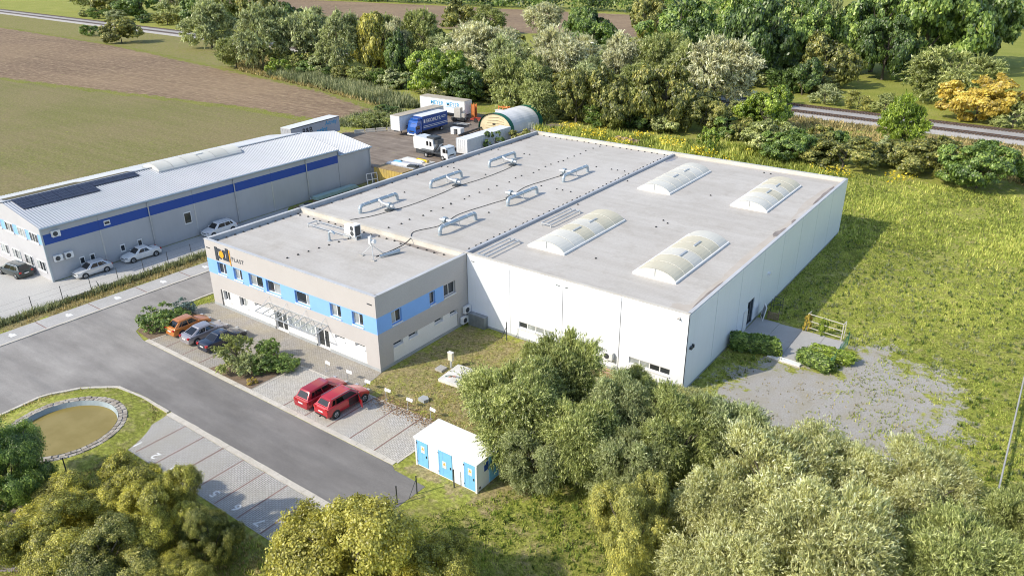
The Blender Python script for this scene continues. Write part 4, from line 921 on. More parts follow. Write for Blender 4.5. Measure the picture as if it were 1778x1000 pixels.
b = MB(); pr = [(-2.6,.9),(2.4,.8),(2.6,1.6),(2.3,3.0),(-2.0,3.2),(-2.7,2.9)]; n = len(pr); b.v = [(x,-1.15,z) for x,z in pr]+[(x,1.15,z) for x,z in pr]; b.f = [tuple(range(n)), tuple(range(n,2*n))[::-1]]+[(i,n+i,n+(i+1) % n,(i+1) % n) for i in range(n)]
b.build('hull', m_cabw, tk)
for x in (.7,1.5): MB().box(x,-1.17,1.8,x+.5,-1.152,2.6).build('window', m_glassc, tk)
MB().box(.6,-.9,3.02,2.6,.9,3.4).box(2.0,-.8,2.2,3.2,.8,3.0).build('engine', m_darkmetal, tk); MB().box(-2.2,-1.0,.0,2.0,-.8,.9).box(-2.2,.8,0,2.0,1.0,.9).build('frame', m_darkmetal, tk)
def container(label, loc, L, W, Hc, mt, rz=0, top=None):
    t = thing('container', label, 'container', loc, rz, 'containers in the back yard')
    b = MB(); n = int(L/.28); 
    for s_ in (-1, 1):
        for i in range(n):
            x0 = -L/2+L*i/n; x1 = -L/2+L*(i+1)/n; d0 = W/2-(.03 if i % 2 else 0)
            b.quad((x0,s_*d0,.15),(x1,s_*d0,.15),(x1,s_*d0,Hc),(x0,s_*d0,Hc))
            d1 = W/2-(0 if i % 2 else .03); b.quad((x1,s_*d0,.15),(x1,s_*d1,.15),(x1,s_*d1,Hc),(x1,s_*d0,Hc))
    b.box(-L/2,-W/2+.04,.1,L/2,W/2-.04,Hc-.01); b.build('shell', mt, t)
    MB().box(-L/2-.01,-W/2-.01,Hc,L/2+.01,W/2+.01,Hc+.05).build('roof', top or mt, t)
    for x in (-L/2, L/2):
        for y in (-W/2, W/2): MB().box(x-.06,y-.06,0,x+.06,y+.06,Hc+.06).build('corner_post', mt, t)
    for y in (-.7,-.25,.25,.7): MB().box(L/2+.002,y-.02,.2,L/2+.04,y+.02,Hc-.1).build('door_bar', m_steel, t)
    return t
container('long white container box in front of the green arched tent', (-18.6,70.6,.25), 13.2, 2.5, 2.7, m_tarpw, R(-90), m_tarpw)
container('rusty yellow and cream container nearest the grey warehouse', (-15.7,43.5,0), 6.1, 2.4, 2.6, m_yellow, 0, M('rusty ochre lid', (.36,.27,.14), (.26,.17,.09), .8, .9))
container('grey container loaded with white sheets in the container row', (-15.9,46.2,0), 6.1, 2.4, 2.6, m_clad, 0, M('pale sheet lid', (.55,.56,.57), (.40,.38,.36), 1, .8))
container('cream container at the far end of the container row', (-15.9,49.0,0), 6.1, 2.4, 2.6, m_copingw, 0, m_copingw)
for i, (x, y, lx, ly, rz_, mt, lb) in enumerate(((-16.6,45.9,4.6,.9,.1,m_white,'white panel lying on the grey container'),(-15.2,46.9,4.4,.8,.05,m_tarpg,'grey panel lying on the grey container'),(-16.0,48.6,4.2,1.0,.06,m_white,'white panel lying on the cream container'),(-17.6,46.6,1.6,.7,.3,m_bluepaint,'blue bundle lying at the left end of the grey container'),(-13.6,45.8,1.8,.9,.2,m_darkmetal,'dark sheet lying at the right end of the grey container'))):
    tag(place('sheet_stack', MB().box(-lx/2,-ly/2,0,lx/2,ly/2,.12+.04*i).box(-lx/2+.2,-ly/2+.1,.12+.04*i,lx/2-.3,ly/2-.15,.2+.04*i).mesh('sheet_stack', mt), None, (x,y,2.66), rz_), lb, 'panel')
yb = thing('yellow_boom', 'short yellow beam lying on the cream container', 'beam', (-14.6,49.2,2.66), R(-4)); MB().tube([(-1.1,0,.2),(1.1,0,.2)], .2, 10).build('beam', M('signal yellow', (.75,.50,.02)), yb); MB().box(-1.3,-.25,0,-1.1,.25,.4).box(1.1,-.25,0,1.3,.25,.4).build('end_plate', m_yellow, yb)
# arched tent
tn = thing('storage_tent', 'white arched storage tent with green end bands', 'tent', (-25.4,82.6,0))
def archs(y0, y1, r, mt, name, n=20):
    b = MB()
    P = [(-r*math.cos(math.pi*i/n), 3.65*(math.sin(math.pi*i/n)**.8)*r/4.15) for i in range(n+1)]
    k = max(1, int((y1-y0)/1.4))
    for j in range(k):
        ya, yc = y0+(y1-y0)*j/k, y0+(y1-y0)*(j+1)/k; s0 = 1-.012*(j % 2); s1 = 1-.012*((j+1) % 2)
        for (x0, z0), (x1, z1) in zip(P, P[1:]): b.quad((x0*s0,ya,z0*s0),(x1*s0,ya,z1*s0),(x1*s1,yc,z1*s1),(x0*s1,yc,z0*s1))
    return b.build(name, mt, tn, 50), P
archs(1.3,10.2,4.15,m_tarpw,'canopy'); archs(0,1.32,4.22,m_green,'end_band'); archs(10.18,11.6,4.22,m_green,'end_band')
P = [(-4.05*math.cos(math.pi*i/20), 3.55*math.sin(math.pi*i/20)**.8) for i in range(21)]
MB().quad(*[(x,.35,z) for x,z in P]).build('end_curtain', m_beigetarp, tn); MB().quad(*[(x,11.3,z) for x,z in P]).build('end_curtain', m_beigetarp, tn)
b = MB()
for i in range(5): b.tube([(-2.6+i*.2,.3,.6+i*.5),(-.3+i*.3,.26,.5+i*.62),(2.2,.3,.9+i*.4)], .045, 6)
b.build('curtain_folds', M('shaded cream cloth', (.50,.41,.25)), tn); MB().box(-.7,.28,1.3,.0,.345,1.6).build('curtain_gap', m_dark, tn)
# assorted yard things
def simple(name, label, cat, loc, parts, rz=0, group=None):
    t = thing(name, label, cat, loc, rz, group)
    for nm, mb, mt in parts: mb.build(nm, mt, t)
    return t
simple('steel_skip', 'pale open fronted box standing beside the blue lorry', 'box', (-30.2,76.6,0), [('frame', MB().box(-1.3,-.6,0,-.5,.6,1.35).box(.5,-.6,0,1.3,.6,1.35).box(-.5,-.6,1.15,.5,.6,1.35).box(-.5,.5,.0,.5,.6,1.15), m_tarpw), ('back_panel', MB().box(-.5,.3,.0,.5,.34,1.1), m_dark)])
simple('steel_beam', 'long dark steel beam lying in the yard before the tent', 'beam', (-28.7,79.0,0), [('beam', MB().bar((.3,-4.2,.35),(-.4,4.2,.35),.25,.35), m_darkmetal), ('bearer', MB().box(-.5,-3.2,0,.9,-3.0,.16).box(-.9,3.0,0,.5,3.2,.16), m_wood)])
simple('tower_scaffold', 'rusty orange steel tower beside the lettered white trailer', 'scaffold', (-36.6,90.0,0), [('upright', MB().bar((x_,y_,0),(x_,y_,3.4),.14), m_orange) for x_ in (-.4,.4) for y_ in (-.4,.4)]+[('foot', MB().box(-.5,-.5,0,.5,.5,.06), m_orange), ('brace', MB().box(-.4,-.42,.3,.4,-.40,3.2).box(-.4,.40,.3,.4,.42,3.2), m_orange)])
simple('trailer_chassis', 'low red trailer chassis behind the tent front', 'chassis', (-33.0,88.4,0), [('frame', MB().box(-2.6,-.9,.5,2.6,-.7,.75).box(-2.6,.7,.5,2.6,.9,.75).box(-2.6,-.7,.5,-2.3,.7,.75).box(2.3,-.7,.5,2.6,.7,.75).box(-.2,-.7,.5,.2,.7,.8), m_red), ('wheel', MB().tube([(1.2,-1.05,.45),(1.2,-.75,.45)], .45, 14), m_dark), ('wheel', MB().tube([(-1.2,-1.05,.45),(-1.2,-.75,.45)], .45, 14), m_dark)], R(8))
simple('machine_wreck', 'white and dark machine wreck in front of the lettered trailer', 'machine', (-38.0,86.6,0), [('cab', MB().box(-.9,-.8,.9,.5,.8,2.9).box(.5,-.6,.9,1.4,.6,1.8), m_copingw), ('chassis', MB().box(-1.6,-.8,.3,1.8,.8,.9), m_darkmetal), ('wheel', MB().tube([(-.9,-1.0,.5),(-.9,-.8,.5)], .5, 14), m_dark), ('wheel', MB().tube([(1.0,-1.0,.5),(1.0,-.8,.5)], .5, 14), m_dark)], R(20))
simple('site_trailer', 'white low shed with red frames on top beside the tent', 'shed', (-29.6,93.6,0), [('wall', MB().box(-3,-1.2,0,3,1.2,2.0), m_tarpw), ('roof', MB().box(-3.1,-1.3,2.0,3.1,1.3,2.1), m_tarpw), ('red_frame', MB().bar((-2.6,-.5,2.7),(-.2,-.5,2.7),.2).bar((-2.6,.5,2.7),(-.2,.5,2.7),.2).bar((-2.6,-.5,2.1),(-2.6,-.5,3.0),.15).bar((-.2,-.5,2.1),(-.2,-.5,3.0),.15).bar((-1.4,-.5,2.1),(-1.4,-.5,3.0),.15), m_orange), ('white_sack', MB().tube([(.6,0,2.4),(2.6,0,2.4)], [.35,.3], 8), m_white)])
simple('tyre_stack', 'stack of black tyres left of the tent', 'tyres', (-31.0,85.4,0), [('tyre', MB().tube([(0,0,.02+.26*i),(0,0,.25+.26*i)], .5, 16), m_dark) for i in range(3)])
simple('metal_scrap', 'pale pile of scrap metal profiles behind the blue lorry', 'scrap', (-35.0,83.4,0), [('profile', MB().bar((-1.6,-.6+.35*i,.12+.1*(i % 3)),(1.7,-.5+.28*i,.2+.08*(i % 2)),.16,.12), m_steel if i % 3 else m_darkmetal) for i in range(7)], R(10))
for i, (x, y) in enumerate(((-47.4,66.0),(-46.2,67.9),(-45.0,69.8),(-43.6,71.7))):
    tag(place('concrete_barrier', MB().prism([(-1.0,-.3),(1.0,-.3),(1.0,.3),(-1.0,.3)],0,.25).prism([(-1.0,-.14),(1.0,-.14),(1.0,.14),(-1.0,.14)],.25,.7).mesh('concrete_barrier', m_kerb), None, (x,y,0), R(57)), 'low pale concrete barrier edging the yard, number '+['one','two','three','four'][i]+' counted from the lettered grey trailer', 'barrier', 'concrete barriers edging the yard')
simple('sheet_pile', 'long pile of pale green sheets beside the warehouse wall', 'sheet pile', (-18.6,33.8,0), [('bearer', MB().box(-.7,-4.0+k*2.6,0,.7,-3.8+k*2.6,.5), m_wood) for k in range(4)]+[('sheet', MB().box(-.62+.02*k,-4.2,.5+.09*k,.62-.03*k,4.2-.1*k,.575+.09*k), M('pale green sheet', (.36,.50,.47), (.30,.43,.41), 1, .5)) for k in range(5)])
simple('rubble_heap', 'heap of pallets and scrap at the foot of the warehouse wall', 'heap', (-18.6,27.6,0), [('pallet', MB().box(-.6+.2*k,-1.4+.75*k,.02+.14*(k % 3),.6+.2*k,-.5+.75*k,.14+.14*(k % 3)), (m_wood, m_copingw, m_darkmetal)[k % 3]) for k in range(5)])
for k, (x, y, r_) in enumerate(((-18.4,40.3,.2),(-18.0,42.2,-.15))):
    b = MB()
    for u in (0,.9,1.8): b.bar((u,0,0),(u,.35,1.9 if k == 0 else 1.4),.1)
    for v in (0,.5,1): b.bar((0,.35*v,(1.9 if k == 0 else 1.4)*v+.05*(v == 0)),(1.8,.35*v,(1.9 if k == 0 else 1.4)*v+.05*(v == 0)),.1)
    o = b.build('window_frame', m_white); o.location = (x,y,.0); o.rotation_euler = (0,0,R(70)); tag(o, ('taller' if k == 0 else 'shorter')+' white window frame leaning by the warehouse annex', 'frame')
simple('pallet_pile', 'reddish pile of timber and bricks behind the hall', 'pile', (1.2,90.2,0), [('pallet', MB().box(-2.6+1.3*k,-.6,.0,-1.4+1.3*k,.6,.15), m_wood) for k in range(4)]+[('brick_stack', MB().box(-2.5+1.3*k,-.5,.15,-1.5+1.3*k,.5,.85-.08*k), M('dusty brick', (.34,.18,.13), (.42,.33,.28), 3, .9)) for k in range(4)])
lad = thing('roof_ladder', 'steel access ladder hoops rising behind the hall parapet', 'ladder', (-1.0,60.95,0))
for x in (-.3,.3): MB().bar((x,.1,0),(x,.1,8.6),.06).bar((x,.1,8.6),(x,-.5,8.6),.06).bar((x,-.5,8.6),(x,-.5,7.5),.06).build('stringer', m_steel, lad)
for k in range(8): MB().bar((-.3,.1,5+.45*k),(.3,.1,5+.45*k),.035).build('rung', m_steel, lad)

# ---------------------------------------------------------------- transformer kiosk, signs, manhole, fences
ks = thing('transformer_kiosk', 'white transformer kiosk with pale blue doors at the end of the drive', 'kiosk', (36.5,-7.9,0))
KL, KD, KH = 5.6, 2.55, 2.35
b = MB().box(0,0,0,KL,KD,KH); b.build('wall', m_hallwall, ks); MB().box(-.14,-.14,KH,KL+.14,KD+.14,KH+.14).build('roof', m_white, ks)
for x, y in ((0,0),(KL,0),(KL,KD)): MB().box(x-.07,y-.07,0,x+.07,y+.07,KH).build('corner_trim', m_white, ks)
m_tri = M('warning yellow red', (.85,.30,.06), (.80,.55,.08), 6, .5)
for k, x in enumerate((.12,2.15,4.5)):
    dw = 1.0 if k != 1 else 1.25
    d = MB().box(x,-.05,.12,x+dw,-.004,KH-.12).build('door', m_bluepaint, ks)
    MB().box(x+.08,-.062,.2,x+.11,-.051,KH-.2).box(x+.42 if k == 1 else x+.5,-.056,.2,(x+.44 if k == 1 else x+.51),-.0505,KH-.2).build('door_seam', m_blue, d)
    zc = 1.6 if k != 1 else 1.15
    MB().box(x+.38,-.06,zc-.28,x+.74,-.051,zc+.30).build('notice', m_plate, d); MB().quad((x+.43,-.063,zc-.02),(x+.69,-.063,zc-.02),(x+.56,-.063,zc+.24)).build('warning_triangle', m_tri, d)
    MB().box(x+dw-.15,-.09,1.0,x+dw-.08,-.051,1.18).build('handle', m_trim, d)
    for zz in (.35,KH-.4): MB().box(x-.02,-.075,zz,x+.03,-.051,zz+.12).build('hinge', m_trim, d)
d = MB().box(KL+.004,1.4,.1,KL+.05,KD-.15,KH-.1).build('door', m_bluepaint, ks); MB().box(KL+.004,.85,1.35,KL+.05,1.3,2.0).build('vent_louvre', m_navyband, ks)
MB().box(KL+.004,.25,.2,KL+.03,.4,.35).build('earth_point', m_trim, ks)
sg = None
for k, x in enumerate((20.7,23.5,26.0,28.4,30.9,33.4)):
    y = -2.95 if k > 1 else -2.75
    lb = ['white number sign post nearest the office door','white sign post in front of the left red car','white sign post in front of the open door red car','white sign post on the lawn right of the red cars','white sign post in the middle of the lawn edge','white sign post nearest the transformer kiosk'][k]
    t = thing('parking_sign', lb, 'sign', (x,y,0), R(random.uniform(-6,6)), 'small parking signs on posts')
    MB().tube([(0,0,0),(0,0,.75)], .03, 6).build('post', m_steel, t); o = MB().box(-.32,-.02,.70,.32,.01,.96).build('plate', m_white, t); o.rotation_euler = (R(-18),0,0)
    MB().box(-.1,-.1,0,.1,.1,.04).build('foot', m_concrete, t)
tag(place('stone_block', MB().prism([(-.4,-.3),(.3,-.35),(.45,.1),(.1,.35),(-.35,.25)],0,.3).mesh('stone_block', m_plinth), None, (31.1,-1.2,0)), 'grey stone block lying on the lawn', 'stone')
mh = thing('well_cover', 'white concrete well slab with tangled hose on the lawn', 'well cover', (31.0,3.4,0), R(4))
MB().box(-1.1,-1.5,0,1.1,1.5,.28).build('slab', M('whitewashed concrete', (.72,.71,.68), (.58,.56,.50), .8, .9), mh)
for k in range(3): MB().tube([(-.5+.3*k+.28*math.cos(a_), -.7+.2*math.sin(a_*1.3)+.1*k, .31) for a_ in np.linspace(0,5.5+k,14)], .02, 5).build('hose', (m_green, m_orange, m_steel)[k], mh)
MB().tube([(.2,.2,.28),(.1,.9,.5),(.3,1.2,.35)], .025, 5).build('lifting_handle', m_darkmetal, mh); MB().box(.45,-1.2,.28,.8,-.9,.33).build('hatch_lid', m_plinth, mh)
mp = thing('meter_post', 'small white meter box on a post beside the well slab', 'meter post', (29.4,4.3,0))
MB().box(-.09,-.06,0,.09,.06,1.0).build('post', m_steel, mp); MB().box(-.24,-.14,.8,.24,.14,1.55).build('meter_box', M('ivory plastic', (.70,.66,.52)), mp); MB().box(-.27,-.17,1.55,.27,.17,1.6).build('lid', m_white, mp); MB().box(-.9,-1.2,0,-.1,-.4,.22).build('side_slab', m_concrete, mp)
# roadside mesh fence
def mesh_mat(name, c, alpha):
    mt, nt, bs = new_mat(name); bs.inputs['Base Color'].default_value = (*c, 1); bs.inputs['Roughness'].default_value = .6
    bs.inputs['Alpha'].default_value = alpha; return mt
fn = thing('wire_fence', 'wire fence on dark posts between the sidewalk and the warehouse yard', 'fence', (-14.05,-28,0))
MB().box(-.1,0,0,.1,48,.22).build('concrete_base', m_concrete, fn)
for k in range(16): MB().tube([(0,k*3.1+.2,0),(0,k*3.1+.2,1.75)], .04, 6).build('post', m_darkmetal, fn)
MB().bar((.0,22.6,.1),(.9,22.6,.05),.05).bar((.02,22.6,1.0),(.9,22.6,.05),.05).build('strut', m_darkmetal, fn)
for zz in (.5,1.05,1.65): MB().bar((0,.2,zz),(0,46.7,zz),.008).build('wire', m_darkmetal, fn)
pf = thing('mesh_fence', 'green mesh fence panel at the corner of the patio hedge', 'fence', (57.3,23.4,0)); L_ = 6.0
for k in range(3): MB().tube([(0,k*3.0,0),(0,k*3.0,1.5)], .035, 6).build('post', m_green, pf)
b = MB()
for k in range(31): b.bar((0,k*.2,.1),(0,k*.2,1.35),.012)
for k in range(7): b.bar((0,0,.1+k*.2),(0,6.0,.1+k*.2),.012)
b.build('mesh', m_green, pf)
rfn = thing('boundary_rail', 'long galvanised rail on the right boundary of the meadow', 'rail', (71.4,8,0))
MB().tube([(0,0,.75),(0,30,.75)], .055, 8).build('top_rail', m_concrete, rfn)
MB().box(-.06,-.1,.62,.06,30.1,.66).build('cable_tray', m_steel, rfn)
for k in range(11): MB().bar((0,k*3.0,0),(0,k*3.0,.64),.08).build('post', m_steel, rfn)
for k, (x, y) in enumerate(((38.75,-10.4),(38.4,-12.0),(14.4,-24.2),(16.8,-23.7))):
    t = thing('fence_post', ['green fence post at the end of the drive nearest the kiosk','green fence post at the end of the drive nearest the yellow tree','dark fence post behind the pond, the left one','dark fence post behind the pond, the right one'][k], 'post', (x,y,0), group='single fence posts')
    MB().tube([(0,0,0),(0,0,1.5)], .045, 8).build('post', m_darkmetal, t); MB().tube([(0,0,1.5),(0,0,1.54)], .055, 8).build('cap', m_dark, t)
    if k == 0: MB().tube([(0,0,1.3),(-.1,-.7,.05)], .025, 6).build('strut', m_darkmetal, t)
wp = thing('fence_post', 'tall fence post with strut standing in front of the white hall wall', 'post', (30.4,11.4,0), group='single fence posts'); MB().tube([(0,0,0),(0,0,2.0)], .045, 8).build('post', m_darkmetal, wp); MB().tube([(0,0,1.5),(-.7,.1,.02)], .03, 6).build('strut', m_darkmetal, wp)
t = thing('fence_post', 'dark steel post in front of the transformer kiosk doors', 'post', (40.4,-8.35,0), group='single fence posts'); MB().tube([(0,0,0),(0,0,1.5)], .05, 8).build('post', m_darkmetal, t); MB().tube([(0,0,1.5),(0,0,1.54)], .06, 8).build('cap', m_dark, t)
# patio things
tr = thing('trellis_frame', 'open steel frame with climbing plants at the patio edge', 'frame', (53.2,30.2,0))
for x, y in ((0,0),(3.4,-.4),(3.45,.4)): MB().bar((x,y,0),(x,y,1.9),.07).build('upright', m_copingw, tr)
for zz in (.45,1.15,1.88): MB().bar((0,0,zz),(3.4,-.4,zz),.06).build('crossbar', m_copingw, tr)
MB().bar((3.4,-.4,1.88),(3.45,.4,1.88),.06).bar((0,0,1.88),(.1,.7,1.88),.06).build('end_bar', m_copingw, tr)
st = thing('door_step', 'white concrete step at the front edge of the patio', 'step', (53.4,23.0,0), R(-3)); MB().box(-1.5,-.3,0,1.5,.3,.16).build('slab', m_white, st); MB().box(-1.6,-.42,0,1.6,-.31,.08).build('edging', m_kerb, st)
lw = thing('spare_window', 'white framed window leaning beside the hall door', 'window', (48.75,30.2,.09), R(-62)); MB().box(-.6,-.04,0,-.48,.04,1.5).box(.48,-.04,0,.6,.04,1.5).box(-.48,-.04,0,.48,.04,.1).box(-.48,-.04,1.4,.48,.04,1.5).build('frame', m_white, lw); MB().box(-.48,-.015,.1,.48,.015,1.4).build('pane', m_glassd, lw)
lw.rotation_euler = (R(-10),0,R(-62))
pl = thing('wooden_pallet', 'wooden pallet standing beside the leaning window', 'pallet', (49.7,30.75,.02), R(5)); 
for k in range(4): MB().box(-.55,-.05,.05+.2*k,.55,.02,.17+.2*k).build('plank', m_wood, pl)
MB().box(-.55,.025,0,-.45,.12,.85).box(.45,.025,0,.55,.12,.85).build('block', m_wood, pl)
sc = thing('scrap_rack', 'thin dark metal rack behind the leaning window', 'rack', (48.9,32.4,0))
for x, y in ((0,0),(.9,0),(0,.9),(.9,.9)): MB().bar((x,y,0),(x,y,1.5),.04).build('upright', m_darkmetal, sc)
MB().bar((0,0,1.4),(.9,0,1.4),.04).bar((0,.9,1.4),(.9,.9,1.4),.04).bar((0,0,.7),(.9,.9,.7),.04).bar((.9,0,1.2),(.0,.9,.4),.03).build('brace', m_darkmetal, sc)
tag(MB().box(37.0,E_-.9,.06,48,E_-.78,.2).box(37.0,E_-.35,0,48,E_-.2,.1).build('edging_beam', M('pinkish timber', (.50,.36,.26), (.36,.25,.18), 2, .9)), 'long timber edging along the foot of the hall front', 'edging')

# ---------------------------------------------------------------- vegetation
def leaf_mesh(name, C, T, Nn, ln, wd, var, mt=None):
    """one diamond shaped leaf per row: centre C, long direction T, normal Nn"""
    T = T/np.linalg.norm(T, axis=1, keepdims=True)
    B = np.cross(Nn, T); B /= np.linalg.norm(B, axis=1, keepdims=True)+1e-9
    n = len(C); V = np.empty((n, 4, 3), np.float32)
    V[:, 0] = C-T*ln[:, None]; V[:, 1] = C+B*wd[:, None]; V[:, 2] = C+T*ln[:, None]; V[:, 3] = C-B*wd[:, None]
    me = bpy.data.meshes.new(name); me.vertices.add(4*n); me.vertices.foreach_set('co', V.reshape(-1))
    me.loops.add(4*n); me.loops.foreach_set('vertex_index', np.arange(4*n, dtype=np.int32))
    me.polygons.add(n); me.polygons.foreach_set('loop_start', np.arange(0, 4*n, 4, dtype=np.int32)); me.polygons.foreach_set('loop_total', np.full(n, 4, np.int32))
    me.update(calc_edges=True)
    me.attributes.new('var', 'FLOAT', 'FACE').data.foreach_set('value', var.astype(np.float32))
    me.materials.append(mt or m_bark); return me
def unit(a): return a/(np.linalg.norm(a, axis=-1, keepdims=True)+1e-9)
def crown(name, seed, n, style='round', zb=.12, K=14, leaf=.04, K2=16):
    g = np.random.default_rng(seed)
    zc, zr = (1+zb)/2, (1-zb)/2
    if style in ('round', 'willow'):
        # big uneven lobes, each covered with small leaf clumps (or drooping sprays)
        k = np.arange(K); ph = k*2.39996+g.normal(0,.45,K); cz = np.clip(1-2*(k+.5)/K*.93+g.normal(0,.12,K), -.9, 1); rad = np.sqrt(1-cz**2)
        D = np.c_[rad*np.cos(ph), rad*np.sin(ph), cz]
        LR = g.uniform(.20,.40,K); LC = D*(g.uniform(.36,.80,K))[:, None]; lv = g.random(K); ez = np.array([.85,.85,1.55]) if style == 'willow' else np.ones(3)
        KK = K*K2; li = np.repeat(np.arange(K), K2); u = unit(g.normal(size=(KK,3))+.75*D[li]+np.array([0,0,.30]))
        CC = LC[li]+u*ez*(LR[li]*g.uniform(.72,1.15,KK))[:, None]; CR_ = LR[li]*g.uniform(.22,.42,KK); cvar = .55*lv[li]+.45*g.random(KK)
    if style == 'round':
        w_ = CR_**2; idx = g.choice(KK, n, p=w_/w_.sum()); v = unit(g.normal(size=(n,3))+.5*u[idx]+np.array([0,0,.3]))
        Pp = CC[idx]+v*(CR_[idx]*g.random(n)**.33*(1+.2*g.normal(size=n)))[:, None]
        Nn = unit(v*.6+u[idx]*.5+g.normal(size=(n,3))*.42+np.array([0,0,.35])); T = g.normal(size=(n,3)); T -= Nn*(T*Nn).sum(1)[:, None]
        ln = leaf*g.uniform(.6,1.3,n); wd = ln*g.uniform(.5,.8,n); cv = cvar[idx]
    elif style == 'willow':
        per = 13; ns = n//per; w_ = CR_**1.5; ci = g.choice(KK, ns, p=w_/w_.sum())
        s0 = CC[ci]+g.normal(size=(ns,3))*(CR_[ci]*.55)[:, None]
        d = unit(u[ci]*.55+D[li[ci]]*.35+np.array([0,0,.65])+g.normal(0,.38,(ns,3))); sl_ = g.uniform(.10,.30,ns)*(.8+.5*(s0[:, 2] > .3))
        t = np.tile(np.linspace(.05,1,per), ns); si = np.repeat(np.arange(ns), per); n = ns*per
        Pp = s0[si]+d[si]*(sl_[si]*t)[:, None]+g.normal(0,.010,(n,3)); Pp[:, 2] -= .09*t**2*(sl_[si]/.2)
        T = unit(d[si]+np.array([0,0,-.75])*t[:, None]+g.normal(0,.42,(n,3))); Nn = unit(.55*unit(np.cross(T, g.normal(size=(n,3))))+.75*u[ci][si]+.35*D[li[ci]][si]+np.array([0,0,.35]))
        ln = leaf*g.uniform(.8,1.5,n); wd = ln*g.uniform(.17,.30,n); cv = .7*cvar[ci][si]+.3*g.random(ns)[si]
    elif style == 'conifer':
        t = g.random(n)**.7; a = g.uniform(0,6.283,n); rr = (1-t)*(.75+.25*np.sin(t*40+3*np.sin(a)))*np.sqrt(g.uniform(.35,1,n))
        Pp = np.c_[rr*np.cos(a), rr*np.sin(a), 2*t-1]; cv = g.random(97)[((t*14).astype(int)*7+(a*1.1).astype(int)) % 97]
        T = np.c_[np.cos(a), np.sin(a), -.25+0*a]+g.normal(0,.4,(n,3)); Nn = unit(g.normal(size=(n,3))+np.array([0,0,.8])); ln = leaf*g.uniform(.7,1.3,n); wd = ln*.5
    else:  # 'box' hedge
        s = g.integers(0,5,n); q = g.uniform(-1,1,(n,3)); d = 1-np.abs(g.normal(0,.10,n))
        q[s==0,2] = d[s==0]; q[s==1,0] = d[s==1]; q[s==2,0] = -d[s==2]; q[s==3,1] = d[s==3]; q[s==4,1] = -d[s==4]
        q += .09*np.sin(q[:, [1,2,0]]*6)+.06*np.sin(q[:, [2,0,1]]*13)+g.normal(0,.06,(n,3)); Pp = q; cv = g.random(97)[(np.floor(q[:, 0]*6)+np.floor(q[:, 2]*3)*5+40).astype(int) % 97]
        Nn = unit(g.normal(size=(n,3))+q); T = g.normal(size=(n,3)); T -= Nn*(T*Nn).sum(1)[:, None]; ln = leaf*g.uniform(.7,1.3,n); wd = ln*.7
    Pp[:, :2] /= np.quantile(np.linalg.norm(Pp[:, :2], axis=1), .97); Pp[:, 2] = (Pp[:, 2]-Pp[:, 2].min())/(np.quantile(Pp[:, 2], .999)-Pp[:, 2].min())
    Pp[:, 2] = zb+(1-zb)*Pp[:, 2]; Pp[:, 2] = np.maximum(Pp[:, 2], .015)
    var = np.clip(.02+.62*cv+g.normal(0,.27,n), 0, 1)
    return leaf_mesh(name, Pp, T, Nn, ln, wd, var)
def trunk_mesh(seed, h=.75, r=.045, limbs=7):
    g = np.random.default_rng(seed); b = MB(); p = [(0,0,-.01)]; 
    for i in range(1,6): p.append((p[-1][0]+g.normal(0,.02), p[-1][1]+g.normal(0,.02), h*i/5))
    b.tube(p, [r*(1.25 if i == 0 else 1-.15*i) for i in range(6)], 8)
    for k in range(limbs):
        z0 = g.uniform(.16,.5); a = g.uniform(0,6.28); f = z0/h*5; i = min(int(f),4); q = np.array(p[i])*(1-f+i)+np.array(p[i+1])*(f-i)
        L = g.uniform(.35,.65); d = np.array([math.cos(a),math.sin(a),g.uniform(.35,.75)])
        pts = [q+d*L*s+np.array([0,0,.10*s*s])+g.normal(0,.012,3) for s in (0,.35,.7,1)]; b.tube([tuple(x) for x in pts], [r*.5,r*.38,r*.24,r*.08], 6)
    return b.mesh('trunk', m_bark, 60)
CR = {
 'willow':  [crown('crown', 11+i, 30000, 'willow', .03, 15, .037, 18) for i in range(4)],
 'round':   [crown('crown', 31+i, 26000, 'round', .02, 16, .032, 16) for i in range(4)],
 'bush':    [crown('crown', 51+i, 8000, 'round', .0, 9, .045, 12) for i in range(3)],
 'wbush':   [crown('crown', 61+i, 9000, 'willow', .0, 9, .055, 14) for i in range(2)],
 'nwillow': [crown('crown', 71+i, 115000, 'willow', .02, 17, .0205, 34) for i in range(3)],
 'nround':  [crown('crown', 81+i, 130000, 'round', .05, 16, .0128, 40) for i in range(2)],
 'ball':    [crown('crown', 98+i, 11000, 'round', .0, 34, .034, 10) for i in range(2)],
 'conifer': [crown('crown', 91, 9000, 'conifer', .02, 60, .05)],
 'box':     [crown('crown', 95, 9000, 'box', .0, 60, .05)],
}
TR = [trunk_mesh(5+i) for i in range(4)]
